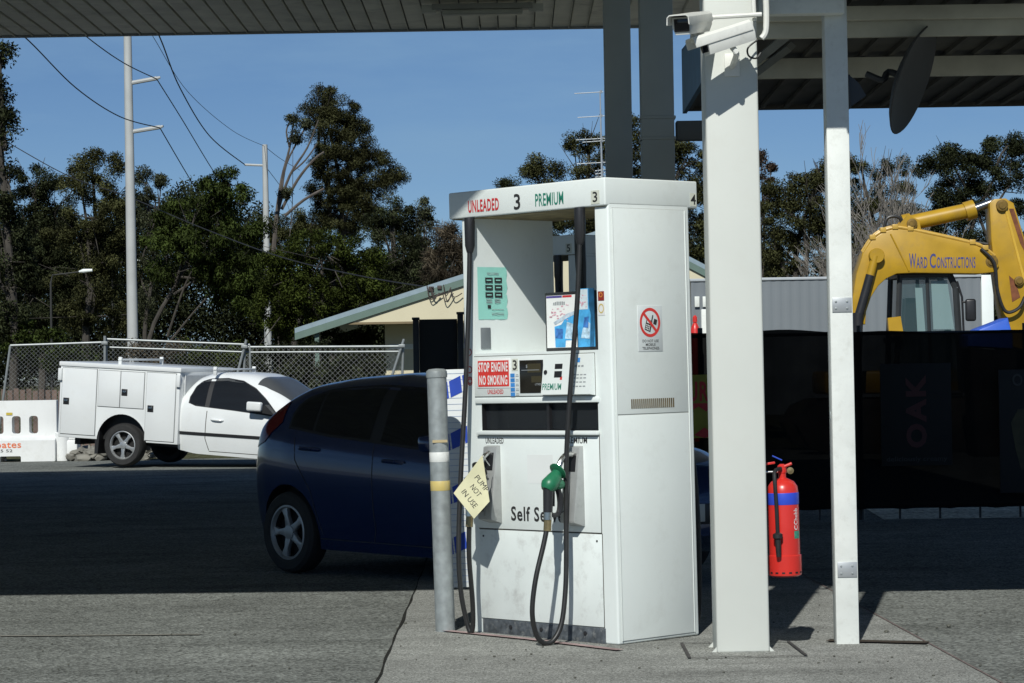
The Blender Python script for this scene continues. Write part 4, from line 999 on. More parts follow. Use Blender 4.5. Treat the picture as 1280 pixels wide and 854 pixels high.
# chain-link fence panels
PIPE = mat('fence_pipe', (.28, .30, .30), .5, .4, var=.12, vs=6)
WIRE = mat('fence_wire', (.2, .21, .21), .5, .4)
def fence_panel(tl, tr, bl, br, label, ws=.085, grp='wire mesh fence panels along the back', wire=None, rails=()):
    c = (bl + br) / 2; t = thing('mesh_fence', label, 'fence', (c.x, c.y, 0.004), 0, grp); L = lambda p: Vector(p) - t.location
    b = MB(); b.tube([L(bl), L(tl)], .024, 8); b.tube([L(br), L(tr)], .024, 8); b.tube([L(tl), L(tr)], .022, 8); b.tube([L(bl) + Vector((0, 0, .12)), L(br) + Vector((0, 0, .12))], .02, 8)
    for f_ in rails: b.tube([L(bl.lerp(tl, f_)), L(br.lerp(tr, f_))], .018, 8)
    b.build('frame', PIPE, t)
    b = MB(); W = (tr - tl).length; Hh = (tl - bl).length; 
    def at(s, z): return bl.lerp(br, s / W).lerp(tl.lerp(tr, s / W), z / Hh) - t.location
    r = .0026; dz = Vector((0, 0, r)); k = -Hh
    sp = ws
    while k < W:
        for sgn in (1, -1):
            s0, s1 = (k, k + Hh) if sgn > 0 else (k + Hh, k); zA, zB = 0.0, Hh
            # clip to panel
            def clip(s0, s1):
                if s1 > s0:
                    ta = max(0, -s0 / (s1 - s0)); tb = min(1, (W - s0) / (s1 - s0))
                else:
                    ta = max(0, (W - s0) / (s1 - s0)); tb = min(1, -s0 / (s1 - s0))
                return ta, tb
            ta, tb = clip(s0, s1)
            if tb - ta > .02:
                p = at(s0 + (s1 - s0) * ta, Hh * ta); q = at(s0 + (s1 - s0) * tb, Hh * tb); dx = Vector((r, 0, 0)); b.quad(p - dx, p + dx, q + dx, q - dx)
        k += sp
    b.build('wire_mesh', wire or WIRE, t); return t
FY = 48.5
def px(u, v): return P(u, v, FY)
def grd(u): p = P(u, 560, FY); return Vector((p.x, FY, .02))
fence_panel(px(13, 432), px(131, 428), grd(-6), grd(131), 'wire mesh fence panel with a slanted end post, leftmost behind the barrier')
fence_panel(px(133, 424), px(312, 431), grd(133), grd(316), 'wire mesh fence panel behind the tool canopy of the ute', rails=(.93,))
fence_panel(px(306, 434), px(504, 433), grd(302), grd(500), 'wire mesh fence panel in front of the dark shrubs beside the cream house', .1, rails=(.95,), wire=mat('pale_wire', (.3, .31, .31), .5, .3))
for u0, v0, u1, v1, lab in ((131, 420, 131, 470, 'short pale clamp post where the first two fence panels meet'), (308, 425, 296, 470, 'leaning clamp post joining the fence panels above the ute cab'), (505, 424, 490, 470, 'leaning fence post at the right end of the wire fence')):
    a, c = P(u0, v0, FY - .08), P(u1, v1, FY - .08); d = (c - a).normalized(); k = (c.z - .0) / -d.z; e_ = c + d * k
    t = thing('fence_post', lab, 'fence post', (e_.x, e_.y, 0.004)); b = MB(); b.tube([a - t.location, e_ - t.location], .026, 8); b.build('tube', PIPE, t)
    b = MB(); q = a.lerp(e_, .06) - t.location; b.box(q.x - .06, q.x + .06, q.y - .05, q.y + .04, q.z - .03, q.z + .03, .006); b.build('clamp', PIPE, t)
# paling fence far left and rough ground
b = MB(); x = -14.0
while x < -6.5:
    b.box(x, x + .1, 52, 52.02, .02, 1.28 + rng.normal(0, .02)); x += .13
tag(b.build('paling_fence', mat('grey_palings', (.16, .11, .09), .9, var=.5, vs=4), smooth=False), 'low brown paling fence seen through the wire fence at far left', 'fence')
b = MB()
for i in range(160):
    x = rng.uniform(-8.0, -6.4); y = rng.uniform(45.6, 47.8); r = rng.uniform(.04, .14)
    bmesh.ops.create_icosphere(b.bm, subdivisions=2, radius=r, matrix=Matrix.Translation((x, y, .03 + rng.uniform(0, .18))) @ Matrix.Rotation(rng.uniform(0, 3), 4, 'Z') @ Matrix.Diagonal((1.3, 1, .7, 1)))
for v in b.bm.verts: v.co += Vector(rng.normal(0, .012, 3))
tag(b.build('rubble', mat('rubble_grey', (.22, .21, .18), .95, var=.4, vs=3)), 'low heap of grey rubble behind the ute', 'rubble', kind='stuff')

# ---------------------------------------------------------------- cream house
HY = 58.0
CREAM = mat('cream_wall', (.62, .56, .39), .7, var=.05, vs=1.2)
ROOFB = mat('roof_metal', (.30, .38, .42), .4, .3, var=.1)
GRNF = mat('green_fascia', (.12, .18, .15), .5, var=.08)
t = thing('cream_house', 'cream gabled house with pale blue metal roof and green barge boards', 'house', (0, 0, 0.004))
ap = P(779, 279, HY); le = P(370, 411, HY); re_ = P(960, 374, HY); 
hl = P(480, 402, HY); dep = 9.0; sk = 1.6
def yy(x): return HY + (x - le.x) * .0
def slab(p, q, d0, d1, y0, y1, m, nm, up=0):
    b = MB(); b.prism([(p.x, p.z - d0), (q.x, q.z - d0), (q.x, q.z - d1), (p.x, p.z - d1)], 'y', y0, y1); return b.build(nm, m, t, smooth=False)
slab(le, ap, 0, .11, HY - .35, HY + dep, ROOFB, 'roof'); slab(ap, re_, 0, .11, HY - .35, HY + dep, ROOFB, 'roof')
slab(le, ap, .112, .27, HY - .36, HY - .31, GRNF, 'barge_board'); slab(ap, re_, .112, .27, HY - .36, HY - .31, GRNF, 'barge_board')
# gable wall above the porch line
zg = P(480, 403, HY).z
tl_ = (zg - (le.z - .27)) / ((ap.z - le.z) / (ap.x - le.x)); xg0 = le.x + max(tl_, .2)
tr_ = (zg - (re_.z - .27)) / ((ap.z - re_.z) / (re_.x - ap.x)); xg1 = re_.x - max(tr_, .2)
xg1 = re_.x - .05
b = MB(); b.prism([(xg0, zg), (xg1, zg), (xg1, re_.z - .26), (ap.x, ap.z - .25)], 'y', HY - .3, HY - .1); b.build('gable', CREAM, t, smooth=False)
b = MB(); b.box(xg0 - .3, xg1, HY - .32, HY - .24, zg - .05, zg - .002); b.build('gable_trim', mat('brown_trim', (.2, .15, .08), .7), t)
xw = P(479, 440, HY).x
b = MB(); b.box(xw, re_.x - .6, HY + .9, HY + dep - .3, 0, zg + .3); b.build('wall', CREAM, t, smooth=False)
b = MB(); b.box(xw + .1, re_.x, HY + .86, HY + .898, zg - .62, zg - .5); b.build('white_rail', PAINTW, t)
b = MB(); b.box(xw + 2.2, xw + 3.4, HY + .85, HY + .897, .9, 2.0, .01); wf = b.build('window', WHITE, t)
b = MB(); b.box(xw + 2.28, xw + 3.32, HY + .84, HY + .849, .98, 1.92); b.build('pane', glass('house_pane', (.02, .025, .03), .05, 0), wf)
b = MB(); gp = P(397, 416, HY); b.box(gp.x - .05, gp.x + .05, HY - .25, HY - .15, 0, gp.z); b.build('porch_post', GRNF, t)
# service bracket with cables on the gable
b = MB(); sb = P(541, 361, HY - .45); rnd = random.Random(3)
b.box(sb.x - .1, sb.x + .02, HY - .4, HY - .3, sb.z - .06, sb.z + .05, .01); b.box(sb.x + .1, sb.x + .2, HY - .4, HY - .3, sb.z - .02, sb.z + .07, .01)
for k in range(7):
    x0 = sb.x + rnd.uniform(-.15, .4); z0_ = sb.z + rnd.uniform(-.1, .1); w_ = rnd.uniform(.08, .3)
    b.tube([(x0, HY - .42, z0_), (x0 + w_ * .3, HY - .45, z0_ - rnd.uniform(.1, .3)), (x0 + w_, HY - .42, z0_ - rnd.uniform(-.05, .2))], .012, 5, 5)
b.build('service_bracket', mat('cable_brown', (.06, .045, .04), .7), t)
# tv antenna on the far roof
an = P(754, 290, HY + 2)
t = thing('tv_antenna', 'tall thin television antenna mast with horizontal elements on the house roof', 'antenna', (an.x, HY + 2, P(754, 285, HY + 2).z - .1))
AL = mat('antenna_alloy', (.5, .52, .53), .4, .6)
zt = P(754, 114, HY + 2).z - t.location.z
b = MB(); b.tube([(0, 0, 0), (-.02, 0, zt)], [.03, .016], 8); b.build('mast', AL, t)
for v, u0, u1, dn in ((115, 718, 754, 0), (145, 722, 756, 0), (173, 720, 758, 5), (176, 728, 756, 3), (203, 721, 758, 4), (212, 744, 757, 2), (216, 744, 757, 2), (220, 744, 757, 2)):
    z = P(754, v, HY + 2).z - t.location.z; x0 = P(u0, v, HY + 2).x - t.location.x; x1 = P(u1, v, HY + 2).x - t.location.x
    b = MB(); b.tube([(x0, 0, z - .03), (x1, 0, z)], .011, 6)
    for k in range(dn): x = x0 + (x1 - x0) * (k + .5) / dn; b.tube([(x, -.35, z), (x, .35, z)], .006, 5)
    b.tube([(0, 0, z - .03), (0, 0, z + .04)], .03, 6); b.build('element', AL, t)

# dark board under the canopy, between house and pump
t = thing('dark_board', 'black board on two capped posts standing beyond the blue car, before the house', 'board', (P(546, 440, 30).x, 30, 0.004)); L0 = t.location.x
x0, x1 = P(517, 430, 30).x - L0, P(579, 430, 30).x - L0; zt = P(517, 400, 30).z
for x, v in ((x0 + .03, 397), (x1 - .03, 391)):
    z = P(540, v, 30).z; b = MB(); b.box(x - .035, x + .035, -.04, .04, 0, z - .03, .004); b.box(x - .045, x + .045, -.05, .05, z - .03, z, .006); b.build('post', BLACK, t)
b = MB(); b.box(x0 + .068, x1 - .068, -.012, .012, .3, zt, .003); b.build('panel', mat('board_black', (.012, .012, .012), .7), t)
b = MB(); b.box(x1 + .02, x1 + .05, -.3, -.27, .4, P(579, 386, 30).z, .003); b.build('purple_edge', mat('purple_strip', (.12, .10, .4), .5), t)

# ---------------------------------------------------------------- site container beyond the excavator
SY = 53.0
t = thing('site_container', 'long grey ribbed site container behind the excavator', 'container', (0, 0, 0.004))
RIB = mat('container_grey', (.17, .19, .205), .55, var=.06, vs=.8)
def cont(u0, u1, v, Y, m):
    x0, x1 = P(u0, 380, Y).x, P(u1, 380, Y).x; z1 = P((u0 + u1) / 2, v, Y).z; pts = []
    x = x0; k = 0
    while x < x1: pts.append((x, Y if k % 4 < 2 else Y + .006)); x += .05; k += 1
    b = MB(); b.prism([(x0, Y + 2.4)] + [(x0, Y)] + pts[1:] + [(x1, Y), (x1, Y + 2.4)], 'z', .5, z1 - .06); b.build('wall', m, t, smooth=False)
    b = MB(); b.box(x0 - .02, x1 + .02, Y - .03, Y + 2.43, z1 - .058, z1, .01); b.build('top_rail', mat('rail_pale', (.4, .43, .45), .5), t)
    b = MB()
    for k in range(3): xx = x0 + (x1 - x0) * (.05 + .45 * k) ; b.box(xx, xx + .3, Y + .2, Y + 2, 0, .498)
    b.build('block', DARK, t, smooth=False); return x0, x1, z1
cont(864, 1226, 346, SY, RIB)
x0 = P(1227, 380, SY).x; z1 = P(1230, 344, SY).z; b = MB(); b.box(x0, x0 + .25, SY - .01, SY + 2.4, .5, z1, .01); b.build('corner_post', WHITE, t)
b = MB()
for u in (868, 878): a = P(u, 371, SY); b.box(a.x, a.x + .1, SY - .06, SY - .035, a.z - .22, a.z, .004)
b.build('white_vent', PAINTW, t)
a = P(876, 387, SY - .5); b = MB(); b.box(a.x, a.x + .35, SY - .6, SY - .4, .5, a.z, .02); b.build('white_cabinet', PAINTW, t)
a = P(869, 416, SY - 1.2)
t = thing('gas_bottle', 'small red cylinder beside the grey container seen between pump and column', 'cylinder', (a.x, SY - 1.2, .004))
zz = P(869, 397, SY - 1.2).z; b = MB(); b.lathe([(.1, 0), (.1, zz - .25), (.06, zz - .15), (.03, zz - .1)], 14); b.build('bottle', REDX, t); b = MB(); b.lathe([(.05, zz - .1), (.05, zz), (.02, zz + .04)], 10); b.build('valve', REDX, t)

# ---------------------------------------------------------------- excavator
XY = 43.5
t = thing('excavator', 'yellow excavator with raised boom behind the dark shade-cloth fence', 'excavator', (P(1150, 400, XY).x, XY, 0.004)); O_ = t.location
def pz(u, v, Y=XY): q = P(u, v, Y); return (q.x - O_.x, q.z - O_.z)
bo = [(1062, 405), (1063, 372), (1068, 342), (1076, 318), (1088, 300), (1101, 291), (1116, 287), (1135, 289), (1212, 306), (1228, 313), (1240, 322), (1245, 333), (1240, 341), (1222, 343), (1140, 342), (1118, 343), (1105, 349), (1095, 358), (1086, 372), (1080, 390), (1079, 406)]
pts = [pz(*p) for p in bo]
b = MB(); b.prism(pts, 'y', -.28, .28, None, .02); bm_ = b.build('boom', YELLOWX, t, ang=25)
b = MB()
rim = [pz(*p) for p in bo[3:11]]
b.tube([(x, -.25, z + .02) for x, z in rim], .028, 8, 3); b.tube([(x, -.14, z + .045) for x, z in rim], .022, 8, 3)
for i in range(1, 7): x, z = rim[i]; b.box(x - .05, x + .05, -.3, -.1, z - .01, z + .075, .008)
b.build('hydraulic_line', mat('pipe_yellow', (.55, .34, .06), .4), t)
b = MB(); b.tube([(pz(1110, 290)[0], -.283, pz(1110, 290)[1] - .05), (pz(1133, 341)[0], -.283, pz(1133, 341)[1] + .02)], .014, 6); b.build('weld_rib', YELLOWX, bm_)
cxx, czz = pz(1092, 321); b = MB(); b.lathe([(.0001, -.42), (.12, -.42), (.13, -.40), (.13, -.26), (.2, -.24), (.24, -.275)], 20, frame((cxx, 0, czz), (1, 0, 0), (0, 0, 1)) @ Matrix.Diagonal((1, 1, -1, 1))); b.build('pivot_boss', YELLOWX, bm_)
for s_, u_, w_, h_ in (('W', 1137.5, .12, .25), ('ARD', 1149, .19, .19), ('C', 1162.5, .105, .25), ('ONSTRUCTIONS', 1191.5, .66, .19)):
    x_, z_ = pz(u_, 327); text(s_, mat('sign_blue', (.05, .06, .2), .5), bm_, frame((x_, -.2835, z_ - (.25 - h_) / 2), (1, 0, -.012), (.012, 0, 1)), w_, h_, .015)
for u_, v_, r_ in ((1236, 328, .11), (1137, 281, .09), (1249, 258, .1), (1270, 352, .08)):
    x_, z_ = pz(u_, v_); b = MB(); b.lathe([(.0001, .3), (r_ * .6, .3), (r_ * .62, .285), (r_, .28), (r_, .2)], 18, frame((x_, 0, z_), (1, 0, 0), (0, 0, 1))); b.build('pivot_pin', mat('greasy_pin', (.2, .12, .02), .5, .3, var=.4, vs=12), t)
# lift ram, left of the cab
b = MB(); b.tube([(cxx - .02, -.36, czz), (pz(1083, 350)[0], -.36, pz(1083, 350)[1])], .07, 12); b.build('ram_rod', YELLOWX, t)
b = MB(); b.tube([(pz(1084, 345)[0], -.36, pz(1084, 345)[1]), (pz(1070, 395)[0], -.36, pz(1070, 395)[1])], .075, 12); b.tube([(pz(1069, 392)[0], -.36, pz(1069, 392)[1]), (pz(1064, 430)[0], -.36, .9)], .09, 12); b.build('lift_ram', BLACK, t)
# arm ram on top
A, Bp, Cp = pz(1133, 280), pz(1216, 262), pz(1240, 253)
b = MB(); b.tube([(A[0], 0, A[1]), (Bp[0], 0, Bp[1])], [.135, .13], 16); b.tube([(pz(1206, 265)[0], 0, pz(1206, 265)[1]), (Bp[0] + .03, 0, Bp[1] + .01)], .165, 12); b.tube([(A[0] - .06, 0, A[1] - .01), (A[0] + .08, 0, A[1] + .02)], .17, 12); b.build('ram_barrel', YELLOWX, t)
b = MB(); b.tube([(Bp[0], 0, Bp[1]), (Cp[0], 0, Cp[1])], .07, 12); b.build('ram_piston', mat('ram_steel', (.25, .26, .27), .25, .9), t)
b = MB(); b.prism([pz(1116, 288), pz(1150, 294), pz(1146, 276), pz(1132, 270)], 'y', -.24, -.14); b.prism([pz(1116, 288), pz(1150, 294), pz(1146, 276), pz(1132, 270)], 'y', .14, .24); b.build('ram_lug', YELLOWX, t)
b = MB(); b.tube([(*pz(1104, 290)[:1], -.1, pz(1104, 290)[1]), (pz(1107, 275)[0], -.1, pz(1107, 275)[1]), (pz(1115, 271)[0], -.1, pz(1115, 271)[1]), (pz(1124, 274)[0], -.1, pz(1124, 274)[1]), (pz(1126, 284)[0], -.1, pz(1126, 284)[1])], .028, 8, 5)
b.tube([(pz(1222, 312)[0], -.3, pz(1222, 312)[1]), (pz(1238, 330)[0], -.34, pz(1238, 330)[1]), (pz(1242, 365)[0], -.36, pz(1242, 365)[1]), (pz(1252, 390)[0], -.36, pz(1252, 390)[1]), (pz(1268, 386)[0], -.36, pz(1268, 386)[1]), (pz(1276, 372)[0], -.34, pz(1276, 372)[1])], .03, 8, 6)
b.tube([(pz(1152, 290)[0], .1, pz(1152, 290)[1]), (pz(1200, 300)[0], .1, pz(1200, 300)[1]), (pz(1236, 305)[0], .1, pz(1236, 305)[1])], .03, 8, 4)
b.build('hydraulic_hose', RUBBER, t)
ar = [(1234, 255), (1240, 250), (1254, 249), (1264, 255), (1278, 300), (1300, 370), (1318, 440), (1300, 445), (1258, 432), (1246, 380), (1240, 335), (1236, 300)]
b = MB(); b.prism([pz(*p) for p in ar], 'y', -.22, .22, None, .02); am = b.build('arm', YELLOWX, t, ang=25)
b = MB(); x, z = pz(1252, 256); x2, z2 = pz(1290, 400); b.tube([(x, -.225, z), (x2, -.225, z2)], .022, 6); b.build('weld_rib', mat('rib_yellow', (.7, .44, .06), .4), am)
b = MB(); b.prism([pz(1258, 262), pz(1264, 262), pz(1276, 300), pz(1280, 320), pz(1272, 305)], 'y', -.227, -.2205); b.prism([pz(1258, 345), pz(1266, 352), pz(1272, 372), pz(1262, 378)], 'y', -.227, -.2205); b.build('rust_patch', mat('rust', (.2, .07, .03), .9, var=.4, vs=8), am)
# cab
c0, c1, c2, c3 = pz(1124, 344), pz(1186, 343), pz(1201, 420), pz(1118, 425)
b = MB(); 
cab_pts = [c0, pz(1160, 342), c1, pz(1194, 360), c2, (c2[0] + .02, 1.0), (c3[0], 1.0), c3]
def bar(p, q, y, r=.05): b.tube([(p[0], y, p[1]), (q[0], y, q[1])], r, 6)
for y in (-.05, 1.0):
    bar(c0, (c3[0], 1.0), y); bar(c1, pz(1194, 360), y, .06); bar(pz(1194, 360), (c2[0], 1.0), y, .06); bar(c0, c1, y, .06); bar(pz(1158, 344), (pz(1158, 344)[0] + .05, 1.0), y, .035); bar((c3[0], 1.0), (c2[0], 1.0), y)
for p in (c0, c1, c2, c3): b.tube([(p[0], -.05, p[1]), (p[0], 1.0, p[1])], .05, 6)
b.build('cab_frame', CABDARK, t)
b = MB(); b.box(c0[0] - .04, c1[0] + .04, -.1, 1.05, c0[1] - .03, c0[1] + .06, .03); b.build('cab_roof', CABDARK, t)
gl = glass('cab_glass', (.05, .09, .1), .06, .45)
b = MB(); b.quad((c0[0], -.06, c0[1]), (c1[0], -.06, c1[1]), (c2[0], -.06, 1.2), (c3[0], -.06, 1.2)); b.quad((c0[0], 1.0, c0[1]), (c1[0], 1.0, c1[1]), (c2[0], 1.0, 1.2), (c3[0], 1.0, 1.2)); b.build('cab_glass', gl, t)
b = MB(); b.prism([pz(1136, 372), pz(1150, 372), pz(1150, 430), pz(1133, 430)], 'y', .3, .7); b.build('seat', BLACK, t)
b = MB(); b.prism([pz(1163, 352), pz(1183, 350), pz(1192, 412), pz(1166, 412)], 'y', -.066, -.0615); b.prism([pz(1143, 360), pz(1152, 360), pz(1156, 415), pz(1146, 415)], 'y', -.066, -.0615); b.build('side_window', glass('pale_pane', (.25, .36, .36), .15, .35), t, smooth=False)
b = MB(); x, z = pz(1211, 388); b.box(x - .09, x + .09, -.2, -.15, z - .19, z + .19, .04, None, 3); b.tube([(pz(1195, 352)[0], -.1, pz(1195, 352)[1]), (pz(1201, 372)[0], -.12, pz(1201, 372)[1]), (pz(1203, 415)[0], -.12, pz(1203, 415)[1])], .02, 6); b.tube([(pz(1201, 378)[0], -.12, pz(1201, 378)[1]), (x, -.16, pz(1201, 378)[1])], .02, 6); b.build('wing_mirror', BLACK, t)
# upper body and tracks (mostly behind the shade cloth)
b = MB(); b.box(-1.6, .8, .5, 2.3, 1.0, 1.4, .06); b.build('engine_deck', YELLOWX, t)
b = MB(); b.prism([pz(1106, 398), pz(1122, 396), pz(1126, 420), pz(1108, 420)], 'y', -.34, -.2); b.build('foot_guard', YELLOWX, t)
for y in (-.5, 1.9):
    b = MB(); b.prism([(-2.2, .5), (-2.0, .12), (-1.7, 0), (1.3, 0), (1.6, .12), (1.8, .5), (1.6, .8), (1.3, .92), (-1.7, .92), (-2.0, .8)], 'y', y, y + .5, None, .03); b.build('track', mat('track_steel', (.06, .05, .04), .8, var=.4), t)
# blue tarp sheet beside the arm
a = P(1222, 412, 41); t = thing('blue_tarp', 'blue plastic sheet heap right of the excavator cab', 'tarp', (a.x, 41, .004)); L0 = t.location
b = MB(); q = [P(1205, 420, 41), P(1222, 411, 41), P(1256, 398, 41), P(1262, 420, 41)]
b.prism([(p.x - L0.x, p.z) for p in q] + [(q[3].x - L0.x, q[3].z - .22), (q[0].x - L0.x, q[0].z - .18)], 'y', -.3, .5, None, .05); b.build('sheet', mat('tarp_blue', (.03, .12, .6), .5, var=.2, vs=3), t)
b = MB(); b.prism([(q[0].x - L0.x + .05, q[0].z - .2), (q[3].x - L0.x - .05, q[3].z - .24), (q[3].x - L0.x - .12, .0), (q[0].x - L0.x + .12, .0)], 'y', -.28, .48); b.build('skip', mat('rusty_skip', (.03, .025, .02), .8), t, smooth=False)

# ---------------------------------------------------------------- shade-cloth fence under the awning
def cloth_mat():
    m = bpy.data.materials.new('shade_cloth'); m.use_nodes = True; n = m.node_tree; bb = n.nodes['Principled BSDF']; bb.inputs['Base Color'].default_value = (.006, .006, .006, 1); bb.inputs['Roughness'].default_value = .9; bb.inputs['Specular IOR Level'].default_value = .1
    tr = n.nodes.new('ShaderNodeBsdfTransparent'); mx = n.nodes.new('ShaderNodeMixShader'); tc = n.nodes.new('ShaderNodeTexCoord'); no = n.nodes.new('ShaderNodeTexNoise'); no.inputs['Scale'].default_value = 2.5
    n.links.new(tc.outputs['Object'], no.inputs['Vector']); mr = n.nodes.new('ShaderNodeMapRange'); mr.inputs[3].default_value = .0; mr.inputs[4].default_value = .022; n.links.new(no.outputs[0], mr.inputs[0]); n.links.new(mr.outputs[0], mx.inputs[0])
    n.links.new(bb.outputs[0], mx.inputs[1]); n.links.new(tr.outputs[0], mx.inputs[2]); n.links.new(mx.outputs[0], n.nodes['Material Output'].inputs[0]); return m
CLOTH = cloth_mat()
cY = 24.4
t = thing('shade_fence', 'black shade-cloth fence under the awning in front of the excavator', 'fence', (3.4, cY, .004))
xa, xb = P(846, 420, cY).x - 3.4, 3.6; b = MB(); nx = 50; z0 = .11; zt0 = P(1150, 414, cY).z
for i in range(nx):
    x0 = xa + (xb - xa) * i / nx; x1 = xa + (xb - xa) * (i + 1) / nx
    f = lambda x: (.015 * math.sin(x * 9) + .01 * math.sin(x * 23), zt0 + .012 * math.sin(x * 6) - .02 * math.sin(x * 1.7), z0 + .012 * math.sin(x * 14))
    (y0, t0, l0), (y1, t1, l1) = f(x0), f(x1); b.quad((x0, y0, l0), (x1, y1, l1), (x1, y1 * .3, t1), (x0, y0 * .3, t0))
b.build('cloth', CLOTH, t)
for u in (877, 1076, 1284):
    x = P(u, 500, cY).x - 3.4; b = MB(); b.tube([(x, .06, 0), (x, .06, zt0 + .06)], .024, 8); b.build('post', BLACK, t)
b = MB(); b.tube([(xa, .06, zt0 - .02), (xb, .06, zt0 - .02)], .018, 6); b.tube([(xa, .06, .12), (xb, .06, .12)], .018, 6)
for k in range(14): x = xa + (xb - xa) * (k + .5) / 14; b.tube([(x, .06, .0), (x, .06, .14)], .012, 6)
b.build('rail', BLACK, t)
# printed banners tied to the cloth
q = P(1145, 517, cY - .08); t = thing('milk_banner', 'dark banner with red vertical letters OAK on the shade-cloth fence', 'banner', (q.x, cY - .09, q.z)); sc = cY / FPX
b = MB(); b.box(-.34, .34, 0, .012, -.5, .48, .004); b.build('panel', mat('banner_dark', (.006, .006, .006), .8), t)
text('OAK', mat('banner_red_shaded', (.055, .006, .007), .6), t, frame((0, -.004, .02), (0, 0, 1), (-1, 0, 0)), .70, .2, .045)  # shade is put into the dimmed letter colours
text('deliciously creamy', mat('banner_pale_shaded', (.035, .034, .032), .6), t, frame((0, -.004, -.44), (1, 0, 0), (0, 0, 1)), .58, .06, .0)
q = P(1275, 535, cY - .08); t = thing('carton_banner', 'dark banner with a mustard yellow carton shape at the right end of the shade-cloth fence', 'banner', (q.x, cY - .09, q.z))
b = MB(); b.box(-.2, .6, 0, .012, -.62, .56, .004); b.build('panel', mat('banner_black', (.014, .013, .013), .75), t)
b = MB(); b.quad(*[(x, -.004, z) for x, z in ((-.09, .05), (-.02, .18), (.2, .2), (.3, .1), (.3, -.3), (.2, -.42), (.0, -.4), (-.05, -.2))]); b.build('carton', mat('banner_ochre_shaded', (.05, .04, .012), .6, var=.4, vs=8), t)  # ochre print darkened too, shade held in its colour
text('O', mat('banner_pale_shaded', (.035, .034, .032), .6), t, frame((-.02, -.005, .46), (1, 0, 0), (0, 0, 1)), .1, .12, .02)
q = P(880, 508, 24.0); t = thing('yellow_banner', 'dull yellow banner with red letters seen between pump and white column', 'banner', (q.x, 24.0, q.z))
b = MB(); b.box(-.25, .3, 0, .012, -.3, .3, .004); b.build('panel', mat('banner_yellow', (.3, .26, .03), .6, var=.2), t)
text('URN', REDINK, t, frame((.0, -.004, .14), (1, 0, 0), (0, 0, 1)), .3, .19, .03)
b = MB(); b.quad(*[(x, -.004, z) for x, z in ((-.15, .03), (.2, .03), (.15, -.02), (.08, .0), (.02, -.05), (-.05, 0), (-.1, -.03))]); b.prism([(-.1, -.27), (.0, -.2), (.1, -.27), (.0, -.3)], 'y', -.005, -.001); b.build('red_flame', REDINK, t)

# ---------------------------------------------------------------- power poles and lines
CONCP = mat('pole_grey', (.42, .43, .42), .7, var=.12, vs=1.5)
PY = 72.0
pb = P(166, 427, PY); pt = P(159, 20, PY)
t = thing('power_pole', 'tall pale grey power pole with two side arms, the taller of two', 'power pole', (pb.x, PY, .004)); L0 = t.location
tilt = (pt.x - pb.x) / (pt.z - pb.z)
b = MB(); b.tube([(0 - tilt * pb.z, 0, 0), (pt.x - pb.x, 0, pt.z)], [.17, .11], 16); b.build('pole', CONCP, t)
arms = []
for u0, v0, u1, v1 in ((163, 104, 196, 98), (164, 165, 200, 159)):
    a, c = P(u0, v0, PY) - L0, P(u1, v1, PY) - L0; b = MB(); b.tube([a, c], .06, 8); b.tube([c, c + Vector((.1, 0, .03))], [.05, .03], 8); b.build('cross_arm', CONCP, t); arms.append(c + L0)
PY2 = 96.0; p2b = P(334, 330, PY2); p2t = P(331, 181, PY2)
t = thing('power_pole', 'distant shorter grey power pole between the trees with a left side arm', 'power pole', (p2b.x, PY2, .004)); L0 = t.location
b = MB(); b.tube([(0, 0, 0), (p2t.x - p2b.x, 0, p2t.z)], [.16, .1], 12); b.build('pole', CONCP, t)
a, c = P(331, 207, PY2) - L0, P(306, 206, PY2) - L0; b = MB(); b.tube([a, c], .05, 6); b.build('cross_arm', CONCP, t)
LINE = mat('line_black', (.02, .02, .022), .6)
def wire(pts, r, label):
    b = MB(); b.tube([P(*p) for p in pts], r, 5, 8); tag(b.build('power_line', LINE), label, 'power line', 'overhead power lines')
wire([(-10, 12, 55), (37, 52, 58), (95, 110, 63), (150, 146, 68), (200, 160, PY)], .016, 'black overhead line sweeping up left from the lower arm of the tall pole')
wire([(60, 5, 60), (112, 49, 64), (155, 79, 68), (196, 99, PY)], .015, 'black overhead line rising left from the upper arm of the tall pole')
wire([(196, 99, PY), (228, 150, 80), (258, 200, 90), (282, 238, 100)], .016, 'overhead line dropping right from the upper arm into the green tree')
wire([(200, 160, PY), (225, 203, 80), (250, 245, 90)], .016, 'overhead line dropping right from the lower arm into the green tree')
wire([(185, 15, 66), (202, 52, 70), (225, 110, 78), (262, 170, 88), (306, 206, PY2)], .02, 'thick dark overhead line sagging to the side arm of the distant pole')
wire([(180, 25, 66), (195, 52, 70), (235, 115, 80), (290, 163, 90), (331, 183, PY2)], .009, 'thin grey overhead line reaching the top of the distant pole')
wire([(331, 183, PY2), (350, 198, 106), (375, 213, 116)], .011, 'thin overhead line leaving the distant pole top to the right')
wire([(331, 207, PY2), (350, 232, 106), (366, 255, 116)], .012, 'overhead line leaving the distant pole arm down to the right')
wire([(-10, 165, 80), (25, 187, 80), (90, 222, 79), (160, 246, 77), (250, 284, 72), (350, 321, 66), (450, 345, 61), (541, 360, 57.55)], .015, 'thick service cable running low across the trees to the cream house')
def lamp(u, v, Y, label):
    a = P(u, v, Y); t = thing('street_lamp', label, 'street lamp', (a.x - 1.2, Y, .004)); L0 = t.location
    b = MB(); b.tube([(0, 0, 0), (0, 0, a.z - .4), (.06, 0, a.z - .12), (1.0, 0, a.z - .02)], [.045, .035, .025, .02], 8); b.build('post', mat('lamp_post', (.03, .03, .028), .7), t)
    b = MB(); b.tube([(.95, 0, a.z - .02), (1.1, 0, a.z), (1.4, 0, a.z + .02)], [.03, .075, .05], 10); b.build('lamp_head', WHITE, t)
lamp(108, 339, 85, 'small white street lamp head against the dark trees left of the tall pole')
